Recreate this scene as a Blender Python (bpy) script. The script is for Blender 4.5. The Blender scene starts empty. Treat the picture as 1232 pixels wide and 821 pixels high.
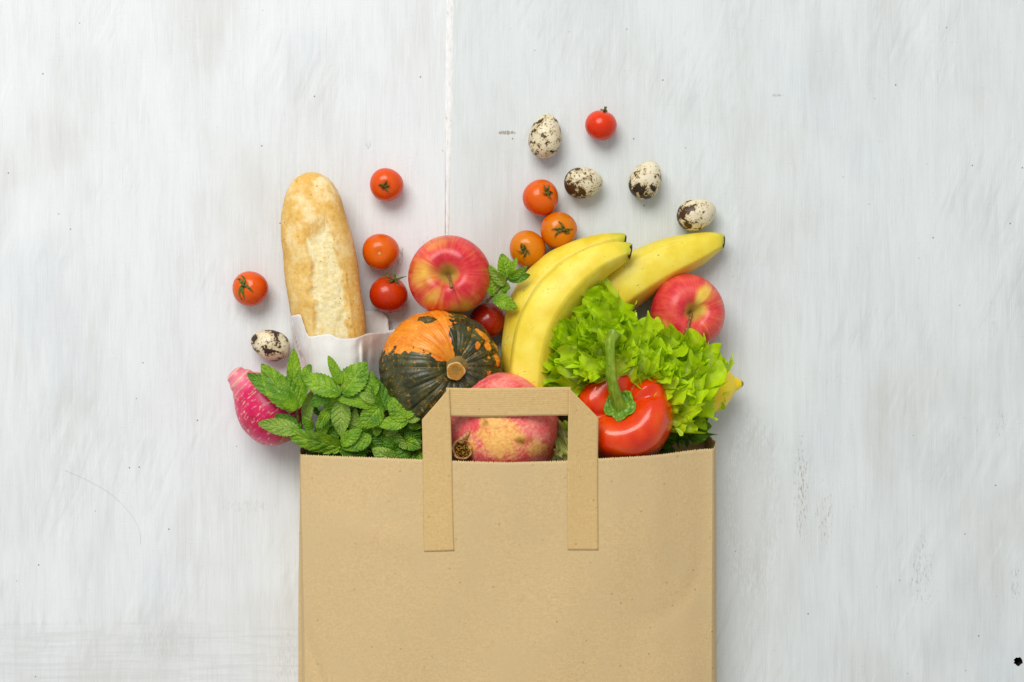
import bpy, math, random
import numpy as np
from mathutils import Vector, noise as mnoise

random.seed(7); np.random.seed(7)
U = 0.00065          # metres per unit; the whole layout is measured in units of 0.65 mm
HCAM = 2000.0        # camera height above the board, in units (1.3 m)
scene = bpy.context.scene
C = scene.collection

# ------------------------------------------------------------------ camera
cam = bpy.data.cameras.new('camera'); camo = bpy.data.objects.new('camera', cam); C.objects.link(camo)
camo.location = (0, 0, HCAM*U)
cam.sensor_width = 36.0
cam.lens = 36.0*HCAM/1232.0
cam.clip_start = 0.05; cam.clip_end = 20
scene.camera = camo

# ------------------------------------------------------------------ light: a big soft window from the upper left, pale room
world = bpy.data.worlds.new('World'); scene.world = world; world.use_nodes = True
bg = world.node_tree.nodes['Background']
bg.inputs['Color'].default_value = (0.985, 0.99, 1.0, 1); bg.inputs['Strength'].default_value = 0.46
wl = bpy.data.lights.new('window_light', 'AREA'); wlo = bpy.data.objects.new('window_light', wl); C.objects.link(wlo)
wl.shape = 'RECTANGLE'; wl.size = 2.1; wl.size_y = 1.7; wl.energy = 90; wl.color = (1.0, 0.972, 0.93)
wlo.location = (-0.75, 1.8, 2.5)
wlo.rotation_euler = (Vector((0, -0.05, 0.03)) - wlo.location).to_track_quat('-Z', 'Y').to_euler()
scene.view_settings.view_transform = 'Standard'
scene.view_settings.look = 'None'
scene.view_settings.exposure = 0.0
scene.view_settings.gamma = 1.0
scene.view_settings.use_curve_mapping = False
scene.render.engine = 'CYCLES'
scene.cycles.use_denoising = True
scene.cycles.max_bounces = 8

# ------------------------------------------------------------------ helpers
def lin(c):
    c = c/255.0
    return c/12.92 if c <= 0.04045 else ((c+0.055)/1.055)**2.4
def S(r, g, b): return (lin(r), lin(g), lin(b), 1.0)
def P(px, py, z=0.0):
    k = 1.0 - z/HCAM
    return np.array([(px-616.0)*k, (410.5-py)*k, z])
def Pv(px, py, z):
    px, py, z = np.asarray(px, float), np.asarray(py, float), np.asarray(z, float)
    k = 1.0 - z/HCAM
    return np.stack([(px-616.0)*k, (410.5-py)*k, z+0*px], -1)
def nrm(v):
    v = np.asarray(v, float); return v/np.linalg.norm(v)
def frame(axis, twist=0.0, ref=(0, 1, 0)):
    a = nrm(axis); r = np.asarray(ref, float)
    if abs(np.dot(a, r)) > 0.95: r = np.array([1.0, 0, 0])
    x = nrm(np.cross(r, a)); y = np.cross(a, x)
    c, s = math.cos(twist), math.sin(twist)
    return np.stack([x*c+y*s, -x*s+y*c, a], 1)      # columns: local x, y, z
def ns(v, f, seed=0.0):
    return np.array([mnoise.noise(Vector((p[0]*f+seed, p[1]*f+seed*1.7, p[2]*f-seed))) for p in v])
def ss(a, b, x):
    t = np.clip((np.asarray(x, float)-a)/(b-a), 0, 1); return t*t*(3-2*t)
def gridf(nu, nv, wrap=False, off=0):
    F = []
    m = nv if wrap else nv-1
    for i in range(nu-1):
        for j in range(m):
            k = (j+1) % nv
            F.append((off+i*nv+j, off+i*nv+k, off+(i+1)*nv+k, off+(i+1)*nv+j))
    return F
def revolve(prof, n):
    """prof: list of (r, z) from bottom to top; ends with r=0 become poles. returns V, F, theta, t"""
    V, th, tt, F, rows = [], [], [], [], []
    N = len(prof)
    for i, (r, z) in enumerate(prof):
        if r < 1e-6:
            rows.append([len(V)]); V.append((0, 0, z)); th.append(0); tt.append(i/(N-1))
        else:
            row = []
            for j in range(n):
                a = 2*math.pi*j/n
                row.append(len(V)); V.append((r*math.cos(a), r*math.sin(a), z)); th.append(a); tt.append(i/(N-1))
            rows.append(row)
    for a, b in zip(rows[:-1], rows[1:]):
        if len(a) == 1 and len(b) > 1:
            F += [(a[0], b[(j+1) % n], b[j]) for j in range(n)]
        elif len(b) == 1 and len(a) > 1:
            F += [(a[j], a[(j+1) % n], b[0]) for j in range(n)]
        elif len(a) > 1:
            F += [(a[j], a[(j+1) % n], b[(j+1) % n], b[j]) for j in range(n)]
    return np.array(V, float), F, np.array(th), np.array(tt)
def tube(pts, rad, n=10, cap=True):
    pts = [np.asarray(p, float) for p in pts]; N = len(pts)
    V, F = [], []
    up = np.array([0.13, 0.2, 0.97])
    for i, p in enumerate(pts):
        t = nrm(pts[min(i+1, N-1)]-pts[max(i-1, 0)])
        x = np.cross(t, up)
        if np.linalg.norm(x) < 1e-3: x = np.cross(t, [1, 0, 0])
        x = nrm(x); y = np.cross(x, t); up = y
        r = rad[i] if hasattr(rad, '__len__') else rad
        for j in range(n):
            a = 2*math.pi*j/n; V.append(p+r*(math.cos(a)*x+math.sin(a)*y))
    F = [tuple(reversed(f)) for f in gridf(N, n, True)]
    if cap:
        F.append(tuple(range(n))); F.append(tuple(reversed(range((N-1)*n, N*n))))
    return np.array(V), F
def spline(pts, n):
    pts = np.asarray(pts, float); m = len(pts)
    out = []
    for t in np.linspace(0, m-1, n):
        i = min(int(t), m-2); f = t-i
        p0, p1, p2, p3 = pts[max(i-1, 0)], pts[i], pts[i+1], pts[min(i+2, m-1)]
        out.append(0.5*((2*p1)+(p2-p0)*f+(2*p0-5*p1+4*p2-p3)*f*f+(3*p1-p0-3*p2+p3)*f**3))
    return np.array(out)
def joinm(parts):
    V, F, o = [], [], 0
    for v, f in parts:
        V.append(np.asarray(v)); F += [tuple(i+o for i in q) for q in f]; o += len(v)
    return np.concatenate(V), F

def mk(name, V, F, mat, parent=None, origin=None, attrs=None, smooth=True, solid=0.0, flip=False):
    V = np.asarray(V, float)
    if parent is not None:
        org = np.array(parent['org'])
    else:
        org = np.asarray(origin if origin is not None else (0, 0, 0), float)
    me = bpy.data.meshes.new(name)
    if flip: F = [tuple(reversed(f)) for f in F]
    me.from_pydata(((V-org)*U).tolist(), [], F); me.validate(); me.update()
    me.polygons.foreach_set('use_smooth', [smooth]*len(me.polygons))
    for k, a in (attrs or {}).items():
        a = np.asarray(a, float)
        if a.ndim == 1:
            at = me.attributes.new(k, 'FLOAT', 'POINT'); at.data.foreach_set('value', a.astype(np.float32))
        else:
            at = me.attributes.new(k, 'FLOAT_VECTOR', 'POINT'); at.data.foreach_set('vector', a.astype(np.float32).ravel())
    me.materials.append(mat)
    o = bpy.data.objects.new(name, me); C.objects.link(o)
    if parent is not None:
        o.parent = parent
    else:
        o.location = org*U
    o['org'] = [float(x) for x in org]
    if solid:
        s = o.modifiers.new('thickness', 'SOLIDIFY'); s.thickness = solid*U; s.offset = 0
    return o
def tag(o, label, cat, group=None):
    o['label'] = label; o['category'] = cat
    if group: o['group'] = group
    return o
def thing(name, org, label, cat, group=None):
    o = bpy.data.objects.new(name, None); C.objects.link(o)
    o.empty_display_size = 0.01
    o.location = np.asarray(org, float)*U; o['org'] = [float(x) for x in org]
    return tag(o, label, cat, group)

class Mat:
    """small wrapper for building node materials; texture space is in layout units"""
    def __init__(s, name):
        s.m = bpy.data.materials.new(name); s.m.use_nodes = True
        s.t = s.m.node_tree; s.t.nodes.clear()
        s.out = s.t.nodes.new('ShaderNodeOutputMaterial')
    def new(s, k, **kw):
        n = s.t.nodes.new(k)
        for a, b in kw.items(): setattr(n, a, b)
        return n
    def put(s, sock, v):
        if v is None: return
        if isinstance(v, bpy.types.NodeSocket): s.t.links.new(v, sock)
        else:
            if sock.type == 'RGBA' and isinstance(v, (int, float)): v = (v, v, v, 1)
            if sock.type == 'VECTOR' and isinstance(v, (int, float)): v = (v, v, v)
            sock.default_value = v
    def coord(s):
        n = s.new('ShaderNodeTexCoord'); return s.vmul(n.outputs['Object'], 1.0/U)
    def vmul(s, v, k):
        n = s.new('ShaderNodeVectorMath', operation='MULTIPLY'); s.put(n.inputs[0], v)
        s.put(n.inputs[1], k if hasattr(k, '__len__') else (k, k, k)); return n.outputs[0]
    def vadd(s, v, k):
        n = s.new('ShaderNodeVectorMath', operation='ADD'); s.put(n.inputs[0], v); s.put(n.inputs[1], k); return n.outputs[0]
    def attr(s, name, vec=False):
        n = s.new('ShaderNodeAttribute', attribute_name=name); return n.outputs['Vector' if vec else 'Fac']
    def sep(s, v):
        n = s.new('ShaderNodeSeparateXYZ'); s.put(n.inputs[0], v); return n.outputs
    def noise(s, v, scale, detail=3.0, rough=0.5, dist=0.0, seed=0.0):
        if seed: v = s.vadd(v, (seed*13.1/scale, seed*7.7/scale, seed*3.3/scale))
        n = s.new('ShaderNodeTexNoise'); s.put(n.inputs['Vector'], v); n.inputs['Scale'].default_value = scale
        n.inputs['Detail'].default_value = detail; n.inputs['Roughness'].default_value = rough; n.inputs['Distortion'].default_value = dist
        return n.outputs['Fac']
    def vor(s, v, scale, feature='F1', rnd=1.0, dim='3D'):
        n = s.new('ShaderNodeTexVoronoi', feature=feature, voronoi_dimensions=dim); s.put(n.inputs['Vector'], v); n.inputs['Scale'].default_value = scale
        n.inputs['Randomness'].default_value = rnd
        return n.outputs['Distance']
    def math(s, op, a, b=0.0, clamp=False):
        n = s.new('ShaderNodeMath', operation=op, use_clamp=clamp); s.put(n.inputs[0], a); s.put(n.inputs[1], b); return n.outputs[0]
    def ramp(s, f, *stops):
        n = s.new('ShaderNodeValToRGB'); e = n.color_ramp.elements
        while len(e) < len(stops): e.new(0.5)
        for el, (p, c) in zip(e, stops):
            el.position = p; el.color = (c, c, c, 1) if isinstance(c, (int, float)) else c
        s.put(n.inputs[0], f); return n.outputs['Color']
    def sstep(s, f, a, b, lo=0.0, hi=1.0):
        n = s.new('ShaderNodeMapRange', interpolation_type='SMOOTHSTEP'); s.put(n.inputs[0], f)
        n.inputs[1].default_value = a; n.inputs[2].default_value = b; n.inputs[3].default_value = lo; n.inputs[4].default_value = hi
        return n.outputs[0]
    def mix(s, f, a, b, mode='MIX'):
        n = s.new('ShaderNodeMix', data_type='RGBA', blend_type=mode)
        s.put(n.inputs[0], f); s.put(n.inputs[6], a); s.put(n.inputs[7], b); return n.outputs[2]
    def bump(s, h, strength=0.3, dist=1.0, normal=None):
        n = s.new('ShaderNodeBump'); n.inputs['Strength'].default_value = strength; n.inputs['Distance'].default_value = dist*U
        s.put(n.inputs['Height'], h); s.put(n.inputs['Normal'], normal); return n.outputs[0]
    def bsdf(s, color, rough=0.5, normal=None, spec=0.5, coat=0.0, coat_rough=0.1, sss=0.0, sss_r=None, trans=None, trans_w=0.0, sheen=0.0):
        p = s.new('ShaderNodeBsdfPrincipled')
        s.put(p.inputs['Base Color'], color); s.put(p.inputs['Roughness'], rough); s.put(p.inputs['Normal'], normal)
        s.put(p.inputs['Specular IOR Level'], spec)
        p.inputs['Coat Weight'].default_value = coat; p.inputs['Coat Roughness'].default_value = coat_rough
        p.inputs['Sheen Weight'].default_value = sheen
        if sss:
            p.inputs['Subsurface Weight'].default_value = sss
            p.inputs['Subsurface Radius'].default_value = sss_r or (1.0, 0.3, 0.1)
            p.inputs['Subsurface Scale'].default_value = 0.003
        res = p.outputs[0]
        if trans_w:
            t = s.new('ShaderNodeBsdfTranslucent'); s.put(t.inputs['Color'], trans); s.put(t.inputs['Normal'], normal)
            mx = s.new('ShaderNodeMixShader'); mx.inputs[0].default_value = trans_w
            s.t.links.new(res, mx.inputs[1]); s.t.links.new(t.outputs[0], mx.inputs[2]); res = mx.outputs[0]
        s.t.links.new(res, s.out.inputs['Surface']); return s.m

# ------------------------------------------------------------------ the painted board
def board_material(name, tint):
    m = Mat(name); c = m.coord()
    broad = m.noise(m.vmul(c, (1/95, 1/260, 1)), 1.0, 4, 0.55)
    str1 = m.noise(m.vmul(c, (1/11, 1/120, 1)), 1.0, 6, 0.68, 0.6, seed=2)
    str2 = m.noise(m.vmul(c, (1/1.6, 1/60, 1)), 1.0, 3, 0.6, seed=3)
    hor = m.noise(m.vmul(c, (1/60, 1/1.6, 1)), 1.0, 5, 0.6, 0.3, seed=4)
    warm = m.noise(m.vmul(c, (1/150, 1/210, 1)), 1.0, 3, 0.5, seed=6)
    f = m.math('ADD', m.math('MULTIPLY', broad, 0.50), m.math('MULTIPLY', str1, 0.40))
    f = m.math('ADD', f, m.math('MULTIPLY', str2, 0.22)); f = m.math('ADD', f, m.math('MULTIPLY', hor, 0.06))
    col = m.ramp(f, (0.38, S(214, 213, 211)), (0.52, S(224, 224, 224)), (0.62, S(231, 232, 233)), (0.80, S(238, 239, 239)))
    col = m.mix(m.sstep(warm, 0.52, 0.75, 0, 0.4), col, S(230, 222, 212), 'MULTIPLY')
    cool = m.noise(m.vmul(c, (1/120, 1/240, 1)), 1.0, 3, 0.5, seed=9)
    col = m.mix(m.sstep(cool, 0.54, 0.72, 0, 0.3), col, S(226, 233, 238), 'MULTIPLY')
    dgc = m.new('ShaderNodeVectorRotate', rotation_type='Z_AXIS'); m.put(dgc.inputs['Vector'], c); dgc.inputs['Angle'].default_value = .35
    dg = m.noise(m.vmul(dgc.outputs[0], (1/9, 1/70, 1)), 1.0, 5, .65, .5, seed=18); dgm = m.noise(c, 1/130, 2, .5, seed=19)
    col = m.mix(m.math('MULTIPLY', m.sstep(dg, .50, .70, 0, .40), m.sstep(dgm, .48, .62)), col, S(206, 206, 204))
    col = m.mix(m.math('MULTIPLY', m.sstep(dg, .48, .34, 0, .30), m.sstep(dgm, .48, .62)), col, S(244, 245, 245))
    hl = m.noise(m.vmul(c, (1/0.9, 1/55, 1)), 1.0, 4, 0.7, 0.4, seed=14)
    col = m.mix(m.sstep(hl, .58, .70, 0, .30), col, S(186, 184, 180)); col = m.mix(m.sstep(hl, .42, .32, 0, .45), col, S(247, 248, 248))
    hx = m.noise(m.vmul(c, (1/40, 1/0.9, 1)), 1.0, 4, 0.7, 0.4, seed=15)
    col = m.mix(m.math('MULTIPLY', m.sstep(hx, .60, .70, 0, .12), m.sstep(broad, .45, .6)), col, S(188, 187, 184))
    xs, ys, _zs = m.sep(c)
    low = m.math('MULTIPLY', m.sstep(m.math('ADD', ys, m.math('MULTIPLY', m.math('SUBTRACT', str1, .5), 24)), -336, -344), m.sstep(xs, -200, -260))
    hs = m.noise(m.vmul(c, (1/90, 1/5, 1)), 1.0, 5, .65, .4, seed=21)
    col = m.mix(m.math('MULTIPLY', low, m.sstep(hs, .42, .66, .05, .55)), col, S(212, 211, 208))
    gr = m.noise(c, 1/1.1, 3, .6, seed=16)
    col = m.mix(m.sstep(gr, .55, .75, 0, .22), col, S(196, 195, 192))
    col = m.mix(1.0, col, tint, 'MULTIPLY')
    x, y, z = m.sep(c)
    # worn places along the grain, plus the bag's shade painted to its right: (px, py, rx, ry, strength, threshold)
    fine = m.noise(m.vmul(c, (1/1.7, 1/8, 1)), 1.0, 6, 0.75, seed=11)
    for px, py, rx, ry, k, th in [(964, 590, 14, 110, .75, .50), (992, 620, 20, 75, .6, .52), (1108, 690, 28, 80, .65, .53), (905, 610, 45, 150, .16, .36),  # last entry here: soft shadow right of the bag, put into the board colour
                                  (610, 160, 14, 3.5, .9, .36), (345, 795, 26, 60, .2, .48), (1000, 455, 40, 22, .35, .55), (1205, 512, 14, 34, .55, .52), (1222, 705, 10, 40, .6, .5),
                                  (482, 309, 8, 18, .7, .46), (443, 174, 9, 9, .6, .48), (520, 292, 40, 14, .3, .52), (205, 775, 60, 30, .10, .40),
                                  (935, 115, 10, 3, .5, .42), (300, 610, 60, 14, .25, .5), (885, 330, 16, 60, .3, .54), (1195, 385, 12, 50, .4, .54)]:
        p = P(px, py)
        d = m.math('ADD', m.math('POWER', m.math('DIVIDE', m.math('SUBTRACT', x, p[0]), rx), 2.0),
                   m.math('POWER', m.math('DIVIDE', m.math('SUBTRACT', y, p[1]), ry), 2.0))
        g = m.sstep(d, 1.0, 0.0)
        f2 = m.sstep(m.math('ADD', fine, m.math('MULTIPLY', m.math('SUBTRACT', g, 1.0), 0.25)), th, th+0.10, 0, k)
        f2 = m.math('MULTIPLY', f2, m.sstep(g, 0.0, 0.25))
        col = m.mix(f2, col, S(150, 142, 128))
    # scattered specks
    sp = m.vor(m.vmul(c, (1/46, 1/46, 1)), 1.0, dim='2D'); spn = m.noise(c, 1/34, 1, 0.5, seed=5)
    col = m.mix(m.math('MULTIPLY', m.sstep(sp, 0.028, 0.014), m.sstep(spn, 0.56, 0.66, 0, .8)), col, S(105, 95, 82))
    # bluish-white paint on brush marks
    hb = m.noise(m.vmul(c, (1/1.3, 1/42, 1)), 1.0, 4, 0.7, seed=8)
    h = m.math('ADD', m.math('MULTIPLY', hb, 0.8), m.math('MULTIPLY', hor, 0.15))
    drip = m.noise(c, 1/9, 4, 0.6, 1.5, seed=12)
    h = m.math('ADD', h, m.math('MULTIPLY', m.sstep(drip, 0.62, 0.75), 0.6))
    nr = m.bump(h, 0.55, 0.5)
    rough = m.sstep(str1, 0.3, 0.7, 0.55, 0.72)
    return m.bsdf(col, rough, nr, spec=0.35)
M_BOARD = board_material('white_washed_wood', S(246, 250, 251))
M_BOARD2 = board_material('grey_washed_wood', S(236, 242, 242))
def filler_material():
    m = Mat('seam_filler_paint'); c = m.coord()
    n1 = m.noise(m.vmul(c, (1/3, 1/8, 1)), 1.0, 4, 0.6)
    col = m.ramp(n1, (0.28, S(200, 192, 180)), (0.38, S(226, 226, 224)), (0.7, S(237, 238, 238)))
    return m.bsdf(col, 0.6, m.bump(n1, 0.5, 0.8), spec=0.3)
M_FILL = filler_material()
def plain(name, col, rough=0.6, spec=0.3):
    m = Mat(name); c = m.coord(); n = m.noise(c, 1/4, 3)
    return m.bsdf(m.mix(m.sstep(n, .3, .7, 0, .5), col, tuple(x*0.6 for x in col[:3])+(1,)), rough, m.bump(n, .3, .6), spec)

tab = bpy.data.objects.new('tabletop', None); C.objects.link(tab); tab['org'] = [0, 0, 0]; tab['kind'] = 'structure'
tab['label'] = 'white washed wooden board under the groceries'
EXT = 1700
def plank(x0, x1, x0b, x1b, hole=None):
    """flat plank with softly rounded long edges; x0,x1 at the far end, x0b,x1b at the near end"""
    ys = [EXT, -EXT]
    prof = [(0, -30), (0, -1.6), (0.5, -0.5), (1.8, 0)]
    V, F = [], []
    rows = []
    for y, a, b in ((EXT, x0, x1), (-EXT, x0b, x1b)):
        row = [(a+dx, y, z) for dx, z in prof]+[(b-dx, y, z) for dx, z in reversed(prof)]
        rows.append(row); V += row
    n = len(rows[0])
    for j in range(n-1):
        if j == 3 and hole is not None: continue
        F.append((j, j+n, j+n+1, j+1))
    F.append(tuple(range(n))); F.append(tuple(reversed(range(n, 2*n)))); F.append((n-1, 2*n-1, n, 0))
    if hole is not None:       # the top is cut round an old nail hole
        hx, hy, hr = hole; N = 16
        k = len(V)
        ring = [(hx+hr*math.cos(2*math.pi*i/N)*(1+.18*math.sin(3*i)), hy+hr*math.sin(2*math.pi*i/N)*(1+.15*math.cos(2*i+1)), 0) for i in range(N)]
        low = [(hx+(p[0]-hx)*.8, hy+(p[1]-hy)*.85, -24) for p in ring]
        sq = []
        for i in range(N):
            a = 2*math.pi*i/N; c_, s_ = math.cos(a), math.sin(a); q = 12/max(abs(c_), abs(s_)); sq.append((hx+c_*q, hy+s_*q, 0))
        V += ring+low+sq
        for i in range(N):
            j = (i+1) % N
            F.append((k+i, k+N+i, k+N+j, k+j)[::-1]); F.append((k+i, k+j, k+2*N+j, k+2*N+i)[::-1])
        F.append(tuple(k+N+i for i in range(N)))
        A, D, Bv, Cv = 3, 3+n, 4, 4+n        # far-left, near-left, far-right, near-right of the top
        sqi = lambda i: k+2*N+(i % N)
        ne, nw, sw, se = 2, 6, 10, 14
        F.append((A, *[sqi(i) for i in range(nw, sw+1)], D)); F.append((D, *[sqi(i) for i in range(sw, se+1)], Cv))
        F.append((Cv, *[sqi(i) for i in range(se, ne+N+1)], Bv)); F.append((Bv, *[sqi(i) for i in range(ne, nw+1)], A))
    return np.array(V, float), F
tA, tB = P(541, 0), P(537.5, 290)
sl = (tB[0]-tA[0])/(tB[1]-tA[1])
seam = lambda y: tA[0]+(y-tA[1])*sl
hp = P(1225, 796)
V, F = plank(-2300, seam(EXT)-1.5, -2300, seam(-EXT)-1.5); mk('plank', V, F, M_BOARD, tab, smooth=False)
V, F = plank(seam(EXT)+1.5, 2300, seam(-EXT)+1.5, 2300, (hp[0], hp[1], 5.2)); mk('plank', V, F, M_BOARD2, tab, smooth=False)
po = C.objects[-1] if C.objects[-1].name.startswith('plank') else bpy.data.objects['plank.001']
po.data.materials.append(plain('dark_hole_wood', S(40, 34, 28)))
for f_ in po.data.polygons:
    ce = f_.center/U
    if abs(ce.x-hp[0]) < 8 and abs(ce.y-hp[1]) < 8 and ce.z < -2 and len(f_.vertices) in (4, 16): f_.material_index = 1
V = []; yy = np.linspace(EXT, -EXT, 700)
for y in yy:
    py = 410.5-y
    w = 4.3-2.3*ss(110, 260, py)+0.5*mnoise.noise(Vector((0, y/14, 3)))
    xo = seam(y)+0.5+0.7*mnoise.noise(Vector((5, y/20, 1)))
    h = 0.25+0.3*mnoise.noise(Vector((2, y/7, 1)))
    for q in (-1.0, -0.55, 0.0, 0.55, 1.0):
        V.append((xo+q*w, y, (h*(1-q*q)+0.35)*(1 if abs(q) < 1 else 0)+0.04))
mk('seam_filler', V, gridf(len(yy), 5), M_FILL, tab, flip=False)
M_HAIR = plain('hair_grey', S(196, 192, 186))
hairp = spline([P(78, 566, .5), P(105, 578, .5), P(135, 596, .6), P(158, 620, .5), P(168, 640, .5), P(169, 655, .5)], 40)
V, F = tube(hairp, 0.09, 5); mk('hair', V, F, M_HAIR, origin=P(130, 600))
tag(bpy.data.objects['hair'], 'fine curved grey hair lying on the board left of the bag', 'hair')

# ------------------------------------------------------------------ brown paper bag
def kraft(name, base, dark, rib=False):
    m = Mat(name); c = m.coord()
    n1 = m.noise(c, 1/3.2, 5, 0.7); n2 = m.noise(c, 1/45, 5, 0.6, seed=3)
    fib = m.noise(m.vmul(c, (1/9, 1/1.6, 1/1.6)), 1.0, 4, 0.7, 1.0, seed=4)
    f = m.math('ADD', m.math('MULTIPLY', n1, 0.6), m.math('MULTIPLY', fib, 0.4))
    col = m.mix(m.sstep(f, 0.35, 0.65), dark, base)
    col = m.mix(m.sstep(n2, 0.4, 0.7, 0, 0.7), col, tuple(v*0.90 for v in base[:3])+(1,))
    v = m.vor(m.vmul(c, (1/26, 1/26, 1/26)), 1.0, dim='2D'); vn = m.noise(c, 1/15, 1, .5, seed=8)
    col = m.mix(m.math('MULTIPLY', m.sstep(v, 0.055, 0.025), m.sstep(vn, 0.50, 0.66, 0, .5)), col, S(140, 100, 55))
    v2 = m.vor(m.vmul(c, (1/34, 1/34, 1/34)), 1.0, dim='2D')
    col = m.mix(m.math('MULTIPLY', m.sstep(v2, 0.03, 0.015), 0.25), col, S(228, 214, 182))
    h = f
    if rib:
        x, y, z = m.sep(m.attr('rib', True))
        w = m.math('SINE', m.math('MULTIPLY', x, 2*math.pi/2.6))
        col = m.mix(m.sstep(w, -1, 1, 0.22, 0), col, dark)
        h = m.math('ADD', m.math('MULTIPLY', w, 0.20), m.math('MULTIPLY', f, .5))
    return m.bsdf(col, 0.78, m.bump(h, 0.35, 0.6), spec=0.18)
M_KRAFT = kraft('kraft_paper', S(213, 187, 140), S(200, 172, 122))
M_STRAP = kraft('ribbed_kraft_paper', S(216, 186, 130), S(200, 168, 110), True)

_tx = [362, 380, 460, 545, 610, 680, 720, 765, 800, 820, 840, 858]
_ty = [547, 548, 551, 554.5, 556.5, 554.5, 551.8, 549.5, 546.5, 543.5, 541, 540]
_zx = [355, 362, 375, 410, 470, 545, 610, 680, 740, 790, 825, 850, 866]
_zt = [72, 76, 88, 108, 126, 138, 142, 140, 131, 116, 97, 82, 78]
_zb = [78, 81, 90, 103, 113, 120, 122, 122, 118, 111, 101, 88, 82]
def smoothtab(xs, ys):
    xx = np.linspace(xs[0], xs[-1], 400); yy_ = np.interp(xx, xs, ys)
    for _ in range(60): yy_[1:-1] = (yy_[:-2]+2*yy_[1:-1]+yy_[2:])/4
    return xx, yy_
_ztx, _zts = smoothtab(_zx, _zt); _, _zbs = smoothtab(_zx, _zb); _tyx, _tys = smoothtab(_tx, _ty)
def zf(px, py):
    f = np.clip((np.asarray(py, float)-545)/330, 0, 1)
    dent = -3.5*np.exp(-((np.asarray(px, float)-800)/55)**2-((np.asarray(py, float)-720)/90)**2)+2.5*np.sin(np.asarray(px, float)/63+1)*np.sin(np.asarray(py, float)/81)*np.clip(f*3, 0, 1)
    px_, py_ = np.asarray(px, float), np.asarray(py, float)
    rr_ = np.hypot(px_-765, (py_-660)*.9); arc = np.exp(-((rr_-78)/7)**2)*ss(655, 720, py_)*ss(740, 800, px_)*ss(800, 765, py_)
    l1 = np.exp(-((px_-372-(py_-770)*.30)/5)**2)*ss(740, 790, py_)
    l2 = np.exp(-((py_-640-(px_-430)*.22)/16)**2)*ss(380, 430, px_)*ss(530, 470, px_)
    dent = dent-1.5*arc-2.2*l1+1.2*l2+1.6*np.sin(px_/29+py_/47)*np.clip(f*2, 0, 1)*.6
    return (1-f)*np.interp(px, _ztx, _zts)+f*np.interp(px, _ztx, _zbs)+dent
bag = thing('paper_bag', P(610, 700, 0), 'open brown kraft paper shopping bag with a flat handle, lying full of groceries', 'bag')
NB = 960.0
def bag_front():
    nx, ny = 343, 46
    px, py, pz = np.zeros((ny, nx)), np.zeros((ny, nx)), np.zeros((ny, nx))
    u = np.linspace(0, 1, nx)
    for i in range(ny):
        v = (i/(ny-1))**1.25
        xl = 361.5+4.5*ss(0, 0.65, v); xr = 858.0-1.0*ss(0, .6, v)
        x = xl+(xr-xl)*u
        top = np.interp(x, _tyx, _tys)
        y = top+(NB-top)*v
        if i == 0: y = y+np.where(np.arange(nx) % 2 == 0, 1.0, -1.0)*np.array([.35+.95*abs(mnoise.noise(Vector((k*.31, 2.2, 0))))*1.6 for k in range(nx)])
        px[i], py[i], pz[i] = x, y, zf(x, y)
    return Pv(px, py, pz).reshape(-1, 3), gridf(ny, nx)
V, F = bag_front(); front = mk('front_panel', V, F, M_KRAFT, bag, solid=0.7, flip=True)
def bag_side(left):
    ny, nz = 60, 16
    VV = []
    for i in range(ny):
        v = (i/(ny-1))**1.25
        if left: xf = 361.5+4.5*ss(0, 0.65, v)
        else: xf = 858.0-1.0*ss(0, .6, v)
        yt = 547.0 if left else 540.0
        yf = yt+(NB-yt)*v; z0 = float(zf(xf, yf))
        for j in range(nz):
            w = j/(nz-1); z = z0*(1-w)+1.0*w
            if left:
                x = xf-(0.5+2.2*v)*math.sin(math.pi*min(w*1.3, 1))-1.2*w+(1-v)**6*7*w*w
                y = yf-(1-v)**5*(20*w-4*w*w)
            else:
                x = xf+1.5+(2.0+3.0*v)*math.sin(math.pi*min(w*1.25, 1))+1.0*w-1.5*(1-w)-(1-v)**7*15*ss(.45, 1, w)
                y = yf-(1-v)**5*(9*ss(0, .5, w)+17*ss(.5, 1, w))
            if i == 0: y += 0.6 if j % 2 else -0.6
            VV.append(P(x, y, z))
    return np.array(VV), gridf(ny, nz)
V, F = bag_side(True); mk('side_panel', V, F, M_KRAFT, bag, solid=0.7)
V, F = bag_side(False); mk('side_panel', V, F, M_KRAFT, bag, solid=0.7, flip=True)
VV = []
nx = 241
for i in range(12):
    v = i/11.0
    for j in range(nx):
        u = j/(nx-1); x = (365.5-6.5*(1-(1-v)**6))*(1-u)+(847.5+14.0*(1-(1-v)**8))*u
        yt = 531+(514-531)*u-5*math.sin(math.pi*u)
        y = yt+(NB-yt)*v+((0.7 if j % 2 else -0.7) if i == 0 else 0)
        VV.append(P(x, y, 1.0))
mk('back_panel', VV, gridf(12, nx), M_KRAFT, bag, solid=0.7, flip=True)
VV = []
for i in range(8):
    for j in range(60):
        u = j/59.0; x = 366+(857-366)*u; z = float(zf(x, NB))*(1-i/7.0)+1.0*i/7.0
        VV.append(P(x, NB+.8, z))
mk('bottom_panel', VV, gridf(8, 60), M_KRAFT, bag, solid=0.7, flip=True)
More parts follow.
